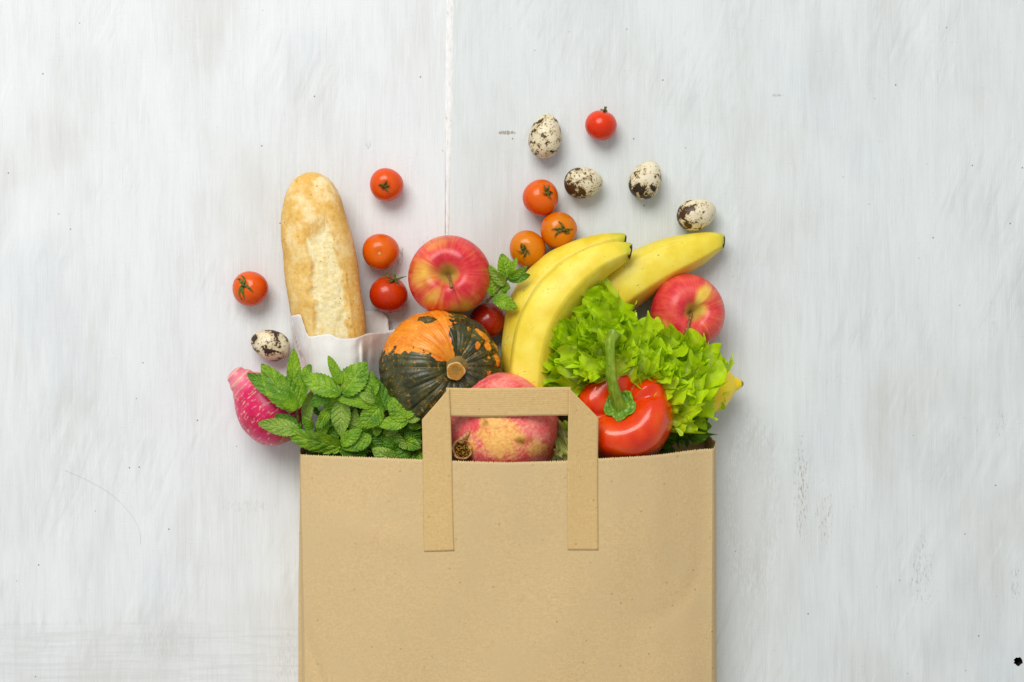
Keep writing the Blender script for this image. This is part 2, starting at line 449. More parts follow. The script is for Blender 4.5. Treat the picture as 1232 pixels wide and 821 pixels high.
# handle: two straps glued to the front, folded at the corners, and the grip between them
handle_root = None
def zh(px, py):
    py = np.asarray(py, float)
    edge = np.interp(px, _tyx, _tys)
    base = zf(px, np.maximum(py, edge))+0.75
    return base+np.clip(edge-py, 0, 100)*0.11
def strap(left):
    nu, nv = 15, 70; VV, rib = [], []
    for i in range(nv):
        v = i/(nv-1)
        for j in range(nu):
            u = j/(nu-1)                                    # 0 outer, 1 inner
            if left: top, bot = 505-38*u, 664-1.0*u
            else: top, bot = 503-36.5*u, 662
            y = bot+(top-bot)*v
            f = (y-467)/(664-467)
            if left: xo, xi = 506.3+4.4*f, 540.5+6.5*f
            else: xo, xi = 720.3-0.9*f, 683.8-1.2*f
            x = xo+(xi-xo)*u+0.5*math.sin(y/37.0+(0 if left else 2))
            z = float(zh(x, y))+1.1*math.exp(-(1-u)*6)*(1-f)**2
            VV.append(P(x, y, z)); rib.append((u*36, y, 0))
    return np.array(VV), gridf(nv, nu), np.array(rib)
VV, rib = [], []
for i in range(14):
    for j in range(80):
        u, w = j/79.0, i/13.0
        x = 537+(687-537)*u; y = 466.6+34.2*w+0.7*math.sin(u*5)
        z = float(zh(x, y))-1.1+0.9*math.sin(math.pi*u*1.0)
        VV.append(P(x, y, z)); rib.append((w*34, x, 0))
grip = mk('handle', VV, gridf(14, 80), M_STRAP, bag, attrs={'rib': np.array(rib)}, solid=0.5, flip=True)
for lf in (True, False):
    V, F, r = strap(lf)
    o = mk('strap', V, F, M_STRAP, grip, attrs={'rib': r}, solid=0.5, flip=not lf)

# ------------------------------------------------------------------ baguette in a white paper sleeve
def bread():
    ys = np.array([207, 208, 210, 214, 220, 230, 240, 260, 290, 340, 375, 420, 450, 470, 482, 488, 490], float)
    cx = np.array([374.5, 374.5, 374.6, 374.8, 375, 375.4, 376, 377.5, 381.5, 388.5, 394.5, 402, 407, 410, 412, 413, 413])
    global bread_top
    def bread_top(px, py):
        w_, c_ = np.interp(py, ys, hw), np.interp(py, ys, cx); q_ = abs(px-c_)/max(w_, 1)
        return 36+.84*w_*math.sqrt(max(1-q_**2.2, 0)) if q_ < 1.04 else 0.0
    hw = np.array([0.0, 7, 12, 19, 25, 30.5, 34, 39.2, 43.5, 45.0, 44.6, 41.0, 36, 30, 21, 11, 0.0])
    nt, na = 230, 120
    tt = np.linspace(0, 1, nt)
    # denser sampling at the rounded end
    yy2 = 207+(490-207)*(tt**1.5*0.65+tt*0.35); yy2[-1] = 490
    V, sc, lc = [], [], []
    for i, y in enumerate(yy2):
        w = max(np.interp(y, ys, hw), 0.02); c = np.interp(y, ys, cx)
        for j in range(na):
            a = 2*math.pi*j/na
            ca, sa = math.cos(a), math.sin(a)
            e = 0.86
            X = w*np.sign(ca)*abs(ca)**e; Z = w*0.84*np.sign(sa)*abs(sa)**(e if sa > 0 else 0.6)
            if Z < 0: Z *= 0.78
            q = X/w
            # the long slash along the top
            s0, s1 = -0.34-.10*ss(300, 420, y), 0.40+.14*ss(270, 330, y)
            edge = mnoise.noise(Vector((y/9, 3.3, q)))*0.10+mnoise.noise(Vector((y/24, 1.3, q)))*0.12
            slant = (y-300)/100*0.02
            inside = ss(s0-.06, s0+.10, q+edge-slant)*ss(s1+.05, s1-.09, q+edge*.6-slant)*ss(252, 285, y-(q-.2)*-32)
            m = inside if sa > 0 else 0.0
            rimr = math.exp(-((q-s1-.03-slant)/.06)**2)*ss(262, 290, y)
            riml = math.exp(-((q-s0+.06-slant)/.07)**2)*ss(275, 300, y)
            p = np.array([c+X, y, Z])
            rough = mnoise.fractal(Vector((p[0]/5, p[1]/7, p[2]/5)), 1.0, 2.0, 4)
            lump = mnoise.noise(Vector((p[0]/30, p[1]/34, p[2]/30)))
            d = 1.6*lump+0.25*rough
            if sa > 0: d += m*(-3.0+1.0*rough+1.0*mnoise.noise(Vector((p[0]/11, p[1]/16, 7))))+1.7*rimr+1.3*riml
            k = 1+d/ max(w, 8)
            z0 = 36+Z*k*min(1, w/8+.2)
            V.append(P(c+X*k, y, max(z0, 1.2))); sc.append(m); lc.append((c+X, -y, Z))
    return np.array(V), [tuple(reversed(f)) for f in gridf(nt, na, True)], np.array(sc), np.array(lc)
m = Mat('bread_crust'); c = m.attr('lc', True); sc = m.attr('score')
n1 = m.noise(c, 1/26, 4, .6); n2 = m.noise(c, 1/4.5, 5, .65, seed=2); n3 = m.noise(m.vmul(c, (1/7, 1/30, 1/7)), 1.0, 3, .6, seed=3)
_, _, zz = m.sep(c)
crust = m.ramp(m.math('ADD', m.math('MULTIPLY', n1, .6), m.math('MULTIPLY', n2, .4)), (.30, S(205, 150, 62)), (.45, S(224, 181, 96)), (.58, S(235, 205, 134)), (.75, S(243, 226, 178)))
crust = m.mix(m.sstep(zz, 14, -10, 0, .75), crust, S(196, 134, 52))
xx_, yy_, _z = m.sep(c)
crust = m.mix(m.math('MULTIPLY', m.sstep(n1, .42, .60), m.sstep(yy_, -330, -235, 0, .38)), crust, S(246, 236, 206))
gold = m.noise(m.vmul(c, (1/12, 1/34, 1/12)), 1.0, 4, .6, .8, seed=7)
crust = m.mix(m.sstep(gold, .50, .70, 0, .55), crust, S(224, 172, 78))
crumb = m.ramp(m.math('ADD', m.math('MULTIPLY', n2, .6), m.math('MULTIPLY', n3, .4)), (.28, S(214, 182, 104)), (.42, S(232, 210, 146)), (.58, S(242, 230, 184)), (.8, S(249, 243, 216)))
pore = m.math('MULTIPLY', m.sstep(m.noise(c, 1/2.6, 3, .6, seed=5), .60, .72), m.sstep(n1, .48, .58, .05, .55))
crumb = m.mix(pore, crumb, S(196, 158, 66))
ms = m.sstep(m.math('ADD', sc, m.math('MULTIPLY', m.math('SUBTRACT', n2, .5), .7)), .35, .65)
col = m.mix(ms, crust, crumb)
band = m.math('MULTIPLY', m.math('MULTIPLY', sc, m.math('SUBTRACT', 1.0, sc)), 4.0)
col = m.mix(m.math('MULTIPLY', m.math('MULTIPLY', band, .75), m.sstep(gold, .36, .58)), col, S(204, 154, 62))
dk = m.math('MULTIPLY', m.sstep(m.noise(c, 1/5, 2, .5, seed=9), .69, .74), .8)
col = m.mix(dk, col, S(168, 108, 34))
hh = m.math('ADD', m.math('MULTIPLY', n2, .6), m.math('MULTIPLY', m.noise(c, 1/1.8, 3, .6), m.math('ADD', m.math('MULTIPLY', sc, .6), .15)))
M_BREAD = m.bsdf(col, 0.62, m.bump(hh, .55, 1.8), spec=.3, sss=.08, sss_r=(1, .7, .4))
V, F, sc_, lc_ = bread()
o = mk('baguette', V, F, M_BREAD, origin=P(395, 330), attrs={'score': sc_, 'lc': lc_})
tag(o, 'golden baguette with a long split crust standing out of the white paper sleeve', 'bread')

m = Mat('white_paper'); c = m.coord(); n = m.noise(c, 1/16, 4, .6); n2 = m.noise(m.vmul(c, (1/5, 1/60, 1/5)), 1, 3)
M_WPAPER = m.bsdf(m.mix(m.sstep(n, .3, .7), S(241, 239, 236), S(248, 247, 245)), .6, m.bump(m.math('ADD', n, n2), .25, 2.0), spec=.25, trans=S(240, 236, 230), trans_w=.22)
slv = thing('paper_sleeve', P(412, 440), 'crumpled white paper sleeve around the lower end of the baguette', 'paper bag')
tp = np.array([(349.5, 380.5, 5), (355, 379.3, 18), (361, 379, 34), (366, 391.5, 58), (371, 404.5, 72), (383, 403.3, 80), (396, 402.7, 84), (408, 407, 85), (424, 407.3, 82), (434, 404.5, 72), (443, 401.3, 58), (455, 400.3, 38), (467, 399.4, 24), (477.5, 395.2, 15)], float)
bt = np.array([(368, 540, 5), (371, 540, 20), (375, 540, 40), (380, 540, 58), (386, 540, 70), (396, 540, 78), (406, 540, 82), (416, 540, 82), (426, 540, 78), (433, 540, 68), (440, 540, 52), (446, 540, 36), (452, 540, 22), (458, 540, 12)], float)
nu, nv = 96, 60
T, B = spline(tp, nu), spline(bt, nu)
VV = []
for i in range(nv):
    v = i/(nv-1)
    for j in range(nu):
        u = j/(nu-1)
        q = T[j]*(1-v)+B[j]*v; q[2] *= 1-.72*ss(.50, 1.0, v)
        crease = 5.5*math.exp(-((u-.70-.03*v)/.022)**2)*ss(0, .15, v)-5*math.exp(-((u-.76+.02*v)/.03)**2)*ss(0.02, .2, v)
        crease += 3*math.exp(-((u-.46)/.02)**2)*ss(0, .3, v)*.5-2.0*math.exp(-((u-.30)/.02)**2)
        wv = 1.6*mnoise.noise(Vector((u*7, v*3, 2)))+2.2*(.35-abs(mnoise.noise(Vector((u*6+v*2, v*4-u*1.5, 9)))))
        lipz = 1.5*mnoise.noise(Vector((u*12, 5, 1)))*(1-v)**8
        VV.append(P(q[0]+wv*.6, q[1]+lipz*.4+(.4*mnoise.noise(Vector((u*40, 1, 1))) if i == 0 else 0), max(max(q[2], bread_top(q[0], q[1])+5.5)+crease+wv+lipz, 2.0)))
mk('front_sheet', VV, gridf(nv, nu), M_WPAPER, slv, solid=.35, flip=True)
bk = np.array([(352, 384, 1.2), (395, 378, 1.2), (430, 374, 1.4), (441, 374.2, 3), (456, 374, 9), (459, 374.6, 10), (467, 383.5, 12), (467.6, 398, 13), (471, 397, 12)], float)
VV = []
for i in range(30):
    v = i/29.0
    for j in range(41):
        t_ = j/40.0*(len(bk)-1); k = min(int(t_), len(bk)-2); q = bk[k]+(bk[k+1]-bk[k])*(t_-k)
        xb = 366+(456-366)*j/40.0
        VV.append(P(q[0]*(1-v)+xb*v, q[1]*(1-v)+545*v, q[2]*(1-v)+1.4*v+.8*math.sin(j*.9)*(j > 26)*(1-v)))
mk('back_sheet', VV, gridf(30, 41), M_WPAPER, slv, solid=.35, flip=True)

# ------------------------------------------------------------------ cherry tomatoes
def tomato_mat(name, col, top):
    m = Mat(name); lc = m.attr('lc', True); x, y, z = m.sep(lc)
    n = m.noise(lc, 1/9, 3, .5); n2 = m.noise(lc, 1/1.6, 2, .5, seed=3)
    t = m.sstep(m.math('ADD', z, m.math('MULTIPLY', m.math('SUBTRACT', n, .5), 14)), -4, 20)
    cc = m.mix(t, col, top)
    cc = m.mix(m.sstep(n2, .60, .75, 0, .18), cc, S(245, 160, 60))
    return m.bsdf(cc, m.sstep(n, .3, .7, .18, .27), m.bump(n2, .05, .5), spec=.38, coat=.0, coat_rough=.12, sss=.12, sss_r=(1, .25, .08))
m = Mat('calyx_green'); lc = m.coord(); n = m.noise(lc, 1/3, 3)
M_CAL = m.bsdf(m.mix(m.sstep(n, .35, .65), S(52, 74, 18), S(98, 118, 44)), .6, m.bump(n, .4, .6), spec=.3)
m = Mat('calyx_dry'); lc = m.coord(); n = m.noise(lc, 1/3, 3)
M_CALD = m.bsdf(m.mix(m.sstep(n, .35, .65), S(56, 56, 16), S(112, 104, 44)), .7, m.bump(n, .4, .6), spec=.2)
m = Mat('blossom_scar'); M_SCAR = m.bsdf(S(206, 160, 92), .7, spec=.2)
def sepal(d, L, w, r, rr, lift, curl, seed):
    """narrow sepal lying on a ball of radius r from the pole outwards in direction angle d"""
    nt, nsn = 10, 4; V = []
    for i in range(nt):
        t = i/(nt-1)
        aw = d+curl*t*t+.15*math.sin(seed+3*t)
        ang = L/r*t
        rad = r*0.985+.5+lift*t*t*r
        hw = w*(math.sin(math.pi*min(t*.85+.18, 1)))**.8*(1-t*.35)+.12
        for j in range(nsn):
            s = (j/(nsn-1)-.5)*2
            a2 = aw+s*hw/max(r*math.sin(max(ang, .18)), 1.5)
            V.append((rad*math.sin(ang)*math.cos(a2), rad*math.sin(ang)*math.sin(a2), rad*math.cos(ang)+.35*(1-s*s)+.2))
    return np.array(V), gridf(nt, nsn)
def tomato(px, py, r, ax, col, top, label, kind='calyx', ry=1.0, twist=0.0, L=11, stem=3.5, lift=0.0, dry=True):
    cz = r*0.95
    c0 = P(px, py, cz)
    org = P(px, py, 0)*1.0; org[0], org[1] = c0[0], c0[1]
    t = thing('cherry_tomato', org, label, 'tomato', 'loose cherry tomatoes')
    prof = []
    N = 40
    for i in range(N+1):
        a = math.pi*i/N
        rr = math.sin(a)**.96*r if 0 < i < N else 0.0
        z = -math.cos(a)*r*.93
        if z > 0: z -= r*.09*math.exp(-(rr/(r*.28))**2)
        prof.append((rr, z))
    V, F, th, tt = revolve(prof, 56)
    s = 1+.016*np.cos(3*th+px)+.012*np.sin(2*th+py); V[:, 0] *= s; V[:, 1] *= s
    R = frame(ax, twist)
    mk('fruit', V@R.T+c0, F, tomato_mat('tomato_skin', col, top), t, attrs={'lc': V})
    if kind == 'calyx':
        parts = []
        rnd = random.Random(px*7+py)
        for k in range(5):
            parts.append(sepal(2*math.pi*k/5+rnd.uniform(-.35, .35), L*rnd.uniform(.7, 1.2), 1.7, r*.92, r, lift+rnd.uniform(-.0, .10), rnd.uniform(-.9, .9), rnd.random()*6))
        d = np.array([rnd.uniform(-.4, .4), rnd.uniform(-.4, .4), 1])
        p = [np.array([0, 0, r*.80])+d*q for q in np.linspace(0, stem+1.5, 5)]
        parts.append(tube(p, [2.3, 1.6, 1.4, 1.4, 1.6], 8))
        V, F = joinm(parts)
        mk('calyx', V@R.T+c0, F, M_CALD if dry else M_CAL, t, solid=.5)
    else:
        V, F, _, _ = revolve([(1.9, 0), (1.7, .35), (1.0, .2), (0, .15)], 14)
        V[:, 2] += r*.845
        mk('blossom_scar', V@R.T+c0, F, M_SCAR, t)
    return t
tomato(465, 222.5, 20, (.0, -.2, .98), S(214, 58, 3), S(222, 84, 4), 'red-orange cherry tomato nearest the top end of the baguette', L=7, stem=3, lift=.10)
tomato(458, 303, 21.8, (.0, -.17, .98), S(208, 68, 2), S(220, 98, 3), 'orange cherry tomato without a calyx, pale dot showing, between bread and apple', 'scar')
tomato(467.5, 354.5, 22.8, (.33, .80, .50), S(182, 34, 1), S(194, 56, 2), 'deep red cherry tomato with upright green calyx between paper sleeve and apple', L=12, lift=.40, stem=4, dry=False)
tomato(301, 347.5, 21.3, (-.30, .20, .93), S(214, 60, 3), S(222, 90, 4), 'red cherry tomato with long green sepals, far left above an egg', L=17, lift=.02, dry=False)
tomato(723, 151, 19.2, (.22, .93, .30), S(214, 44, 3), S(220, 56, 3), 'small red cherry tomato at the very top, its stem pointing up', L=5, stem=6)
tomato(650.5, 238, 21.8, (.38, .26, .89), S(214, 70, 2), S(222, 98, 3), 'orange-red cherry tomato topmost of the cluster of three', L=10, lift=.06)
tomato(672, 277, 22, (.25, -.08, .96), S(206, 94, 1), S(214, 122, 2), 'orange cherry tomato right of the cluster of three, touching the bananas', L=12, lift=.04)
tomato(634.5, 299.5, 21.8, (-.18, -.10, .97), S(206, 98, 1), S(214, 126, 2), 'orange cherry tomato lowest of the cluster of three, above the mint sprig', L=9, lift=.10)
tomato(586, 386.5, 21.8, (.3, -.6, -.7), S(152, 26, 8), S(168, 40, 10), 'dark red cherry tomato wedged between pumpkin and bananas', 'scar')

# ------------------------------------------------------------------ quail eggs
def egg_mat(seed, big, small, endbias, base, dark, halo, fs=8.5):
    m = Mat('quail_shell'); lc = m.attr('lc', True); x, y, z = m.sep(lc)
    n1 = m.noise(lc, 1/fs, 4, .55, .4, seed=seed); n2 = m.noise(lc, 1/2.4, 2, .5, seed=seed+2); n3 = m.noise(lc, 1/18, 2, .5, seed=seed+5)
    n1 = m.math('ADD', n1, m.math('MULTIPLY', z, endbias/26.0))
    col = m.mix(m.sstep(n3, .35, .65), base, tuple(v*.88 for v in base[:3])+(1,))
    col = m.mix(m.sstep(n1, big-.09, big+.0, 0, .55), col, halo)
    fr = m.math('ADD', n2, m.math('MULTIPLY', m.math('SUBTRACT', n1, .5), .35))
    col = m.mix(m.sstep(fr, small, small+.035), col, m.mix(n3, dark, halo))
    col = m.mix(m.sstep(m.math('ADD', n1, m.math('MULTIPLY', m.math('SUBTRACT', n2, .5), .22)), big, big+.03), col, dark)
    return m.bsdf(col, .42, m.bump(n2, .06, .4), spec=.4)
def egg(px, py, L, W, ax, label, seed, big, small, endbias=0.0, twist=0.0, base=S(228, 218, 186), dark=S(58, 38, 22), halo=S(170, 140, 84), fs=8.5):
    cz = W/2; c0 = P(px, py, cz); k = .13
    prof = []
    for i in range(41):
        a = math.pi*i/40
        prof.append(((W/2)*math.sin(a)*(1-k*math.cos(a))*1.005 if 0 < i < 40 else 0.0, -math.cos(a)*L/2))
    V, F, th, tt = revolve(prof, 56)
    R = frame((ax[0], ax[1], .06), twist, ref=(0, 0, 1))
    o = mk('quail_egg', V@R.T+c0, F, egg_mat(seed, big, small, endbias, base, dark, halo, fs), origin=(c0[0], c0[1], 0), attrs={'lc': V})
    tag(o, label, 'egg', 'speckled quail eggs')
egg(656, 164, 54, 38.5, (-.16, -.98), 'finely speckled upright quail egg left of the topmost tomato', 3, .575, .585)
egg(702, 220, 46.5, 37, (-1, -.08), 'quail egg lying on its side with a large brown blotchy left end', 11, .56, .565, .22, fs=11, halo=S(140, 104, 40), dark=S(72, 46, 18))
egg(777, 216.5, 48, 37.5, (-.42, -.9), 'tilted cream quail egg with black blotches at its lower end', 21, .575, .60, .13, dark=S(48, 34, 22))
egg(838, 258, 48, 37.5, (-.93, -.32), 'pale quail egg with one brown end just above the right banana tip', 31, .59, .635, .20, halo=S(160, 124, 62), dark=S(70, 44, 20))
egg(325, 415, 48, 36, (.93, -.34), 'quail egg with dark purple-brown patches beside the white sleeve, above the radish', 47, .52, .59, .0, dark=S(52, 36, 34), fs=14)

# ------------------------------------------------------------------ apples
def apple(px, py, r, rz, ax, stem_pts, yellow, label, seed):
    cz = rz*.93; c0 = P(px, py, cz)
    t = thing('apple', (c0[0], c0[1], 0), label, 'apple', 'red apples')
    prof = [(0.0, -.80)]
    pts = spline([(0.02, -.80), (.14, -.86), (.32, -.92), (.55, -.86), (.78, -.62), (.94, -.25), (1.0, .12), (.95, .45), (.80, .74), (.58, .90), (.38, .91), (.23, .80), (.12, .62), (.05, .50), (.015, .46)], 64)
    prof += [(max(a, .012)*r, b*rz) for a, b in pts]+[(0.0, .455*rz)]
    V, F, th, tt = revolve(prof, 96)
    lump = 1+.022*np.cos(5*th+seed)*ss(.2, -.9, V[:, 2]/rz)+.018*np.cos(2*th+seed*2)+.012*np.cos(3*th+1)
    V[:, 0] *= lump; V[:, 1] *= lump
    V[:, 2] += .02*rz*np.cos(4*th+seed)*ss(.3, .9, V[:, 2]/rz)
    R = frame(ax, 0.0)
    W_ = V@R.T+c0
    # bare yellow flanks, by direction round the fruit as it lies
    d = W_-c0; an = np.arctan2(d[:, 1], d[:, 0]); rad = np.hypot(d[:, 0], d[:, 1])/r
    y = np.zeros(len(V))
    for a0, wa, r0, wr, k in yellow:
        da = (an-math.radians(a0)+math.pi) % (2*math.pi)-math.pi
        y = np.maximum(y, k*np.exp(-(da/wa)**2-((rad-r0)/wr)**2))
    m = Mat('apple_skin'); lc = m.attr('lc', True); ye = m.attr('yel')
    dirn = m.new('ShaderNodeVectorMath', operation='NORMALIZE'); m.put(dirn.inputs[0], m.vmul(lc, (1, 1, .0)))
    pol = m.vadd(m.vmul(dirn.outputs[0], r), m.vmul(lc, (.10, .10, .10)))
    st = m.noise(pol, 1/3.6, 4, .6, seed=seed); st2 = m.noise(pol, 1/14, 3, .5, seed=seed+1); n = m.noise(lc, 1/22, 3, .5, seed=seed+2)
    dots = m.vor(lc, 1/3.2)
    f = m.math('ADD', ye, m.math('MULTIPLY', m.math('SUBTRACT', st, .5), .38)); f = m.math('ADD', f, m.math('MULTIPLY', m.math('SUBTRACT', st2, .5), .75))
    red = m.ramp(m.math('ADD', m.math('MULTIPLY', st, .28), m.math('MULTIPLY', n, .72)), (.32, S(186, 22, 38)), (.46, S(210, 42, 54)), (.58, S(224, 78, 66)), (.72, S(230, 128, 76)))
    yelc = m.ramp(n, (.3, S(222, 150, 52)), (.55, S(232, 192, 74)), (.8, S(236, 210, 110)))
    col = m.mix(m.sstep(f, .02, .72), red, yelc)
    x, yv, z = m.sep(lc)
    rr = m.math('SQRT', m.math('ADD', m.math('MULTIPLY', x, x), m.math('MULTIPLY', yv, yv)))
    cav = m.math('MULTIPLY', m.sstep(m.math('ADD', rr, m.math('MULTIPLY', m.math('SUBTRACT', st, .5), 12)), r*.34, r*.12), m.sstep(z, 0, 10))
    col = m.mix(m.math('MULTIPLY', cav, .85), col, S(186, 166, 72))
    col = m.mix(m.sstep(dots, .16, .08, 0, .28), col, S(240, 200, 140))
    mat = m.bsdf(col, m.sstep(n, .3, .7, .32, .42), m.bump(n, .1, 1.0), spec=.42, coat=.06, coat_rough=.2, sss=.05, sss_r=(1, .4, .2))
    mk('fruit', W_, F, mat, t, attrs={'lc': V, 'yel': y})
    sp = spline([np.array([0, 0, rz*.44])]+stem_pts, 16)
    sv, sf = tube(sp, np.concatenate([np.linspace(1.7, 1.35, 12), [1.5, 1.8, 2.1, 1.9]]), 10)
    Rl = R
    m2 = M_STEM
    base = np.array([0, 0, rz*.44])@R.T
    # stem points after the first are given as offsets in board directions
    pts3 = [c0+base]+[c0+base+np.asarray(q, float) for q in stem_pts]
    sv, sf = tube(spline(pts3, 16), np.concatenate([np.linspace(1.9, 1.4, 12), [1.6, 1.9, 2.3, 2.0]]), 10)
    mk('stem', sv, sf, m2, t)
m = Mat('woody_stem'); c = m.coord(); n = m.noise(c, 1/2.5, 4)
M_STEM = m.bsdf(m.mix(m.sstep(n, .35, .65), S(98, 66, 34), S(158, 124, 74)), .65, m.bump(n, .5, .8), spec=.3)
apple(541, 332.5, 48, 45, (-.02, .03, 1.0), [(1, -3, 14), (3, -9, 25), (4.5, -16, 31)],
      [(176, .58, .60, .36, .66), (232, .40, .66, .34, .46), (105, .40, .85, .28, .40), (285, .7, .95, .28, .46), (0, .3, 1.0, .15, .25)],
      'large red and yellow apple with its stem up, above the pumpkin', 3)
apple(825.5, 377, 44.5, 42, (.17, .03, .98), [(-1, -4, 13), (-5, -14, 25), (-9, -26, 30)],
      [(52, .30, .55, .30, .95), (15, .4, .32, .16, .8), (215, .5, .85, .25, .6), (275, .5, .9, .25, .6)],
      'pinkish red apple tucked under the right banana beside the lettuce', 8)

# ------------------------------------------------------------------ bananas
m = Mat('banana_peel'); lc = m.attr('lc', True); al, cu, _ = m.sep(lc)     # along 0..1, position round
c = m.coord()
n1 = m.noise(c, 1/24, 3, .5); n2 = m.noise(m.vmul(c, (1/3, 1/3, 1/3)), 1, 4, .6, seed=3)
col = m.ramp(n1, (.3, S(226, 198, 46)), (.5, S(235, 214, 68)), (.72, S(240, 224, 96)))
gr = m.sstep(m.math('ADD', al, m.math('MULTIPLY', m.math('SUBTRACT', n1, .5), .10)), .20, .02)
col = m.mix(m.math('MULTIPLY', gr, .85), col, S(176, 182, 36))
rl = m.attr('ridge')
col = m.mix(m.math('MULTIPLY', m.sstep(m.math('ADD', rl, m.math('MULTIPLY', m.math('SUBTRACT', n2, .5), .6)), .5, 1.0), .35), col, S(196, 176, 50))
spk = m.math('MULTIPLY', m.sstep(m.noise(m.vmul(c, (1/6, 1/4, 1/5)), 1, 3, .6, 1.2, seed=5), .635, .72), m.sstep(n1, .42, .6, .15, .75))
col = m.mix(spk, col, S(140, 92, 30))
tiny = m.sstep(m.vor(c, 1/9), .07, .03, 0, .55)
col = m.mix(tiny, col, S(160, 116, 36))
dkt = m.sstep(m.math('ADD', al, m.math('MULTIPLY', m.math('SUBTRACT', n2, .5), .02)), .013, .006)
col = m.mix(dkt, col, S(60, 44, 30))
M_BAN = m.bsdf(col, .42, m.bump(m.math('ADD', n1, m.math('MULTIPLY', n2, .12)), .12, 1.2), spec=.4, sss=.06, sss_r=(1, .8, .2))
m = Mat('banana_tip'); c = m.coord(); n = m.noise(c, 1/2, 3); M_BTIP = m.bsdf(m.mix(n, S(34, 24, 18), S(96, 78, 48)), .8, m.bump(n, .6, 1.2), spec=.2)
def banana(pts, label, twist, amp=.072):
    sp = spline([list(P(x, y, z))+[r] for x, y, z, r in pts], 150)
    t = thing('banana', (sp[60][0], sp[60][1], 0), label, 'banana', 'ripe bananas')
    N, na = len(sp), 60
    V, lc, rd = [], [], []
    for i in range(N):
        p = sp[i, :3]; tg = nrm(sp[min(i+1, N-1), :3]-sp[max(i-1, 0), :3])
        y = nrm(np.array([0, 0, 1.0])-tg*tg[2]); x = np.cross(tg, y); r = sp[i, 3]
        for j in range(na):
            a = 2*math.pi*j/na
            ph = (a+twist)*5/(2*math.pi); q = ph-round(ph)                     # five ridges
            rf = 1+amp*(math.cos(2*math.pi*q)*.35+.65*math.exp(-(q/.10)**2)-.3)*(0.75+.25*math.sin(j))**0
            V.append(p+r*rf*(math.cos(a)*x+math.sin(a)*y)); lc.append((i/(N-1), j/na, 0)); rd.append(math.exp(-(q/.07)**2))
    F = gridf(N, na, True)
    F = [tuple(reversed(f)) for f in F]; F.append(tuple(reversed(range((N-1)*na, N*na)))); F.append(tuple(range(na)))
    mk('peel', V, F, M_BAN, t, attrs={'lc': np.array(lc), 'ridge': np.array(rd)}, flip=True)
    tg = nrm(sp[0, :3]-sp[2, :3]); r = sp[0, 3]
    R = frame(tg); tv, tf, th, _ = revolve([(r*.98, -2.2), (r*1.0, -.6), (r*.86, .9), (r*.5, 1.5), (r*.25, .9), (0.0, .6)], 30)
    s = 1+.10*np.cos(5*th); tv[:, 0] *= s; tv[:, 1] *= s
    mk('blossom_end', tv@R.T+sp[0, :3], tf, M_BTIP, t)
banana([(870.5, 291, 20, 8.0), (866, 291, 20, 10.5), (855, 293.5, 22, 15), (835, 301, 25, 21), (805, 312.5, 28, 26.5), (775, 328, 30, 29.5), (745, 347, 31, 31), (715, 373, 31, 31), (692, 402, 30, 28), (678, 428, 27, 20), (670, 446, 26, 9)],
       'single thick banana reaching right over the apple, under the egg', .35)
banana([(752, 289, 44, 6.0), (745, 289, 43, 8.5), (725, 296, 38, 14), (700, 308.5, 33, 20), (673, 326.5, 30, 25), (653, 348, 29, 27), (640, 373, 29, 28), (633, 405, 29, 27), (631, 440, 30, 26), (636, 500, 34, 20), (644, 540, 36, 9)],
       'left banana of the pair, mostly behind its neighbour', .1)
banana([(758.5, 303, 70, 9.5), (752, 302.5, 70, 11.5), (738, 306.5, 71, 16), (714, 317.5, 73, 21.5), (688, 338, 75, 26), (664, 366, 76, 28.2), (648.5, 398, 77, 28.2), (641, 432, 78, 27), (639, 470, 78, 26), (643, 520, 74, 20), (650, 555, 70, 9)],
       'front banana of the pair, lying uppermost with a ridge along it', .62)

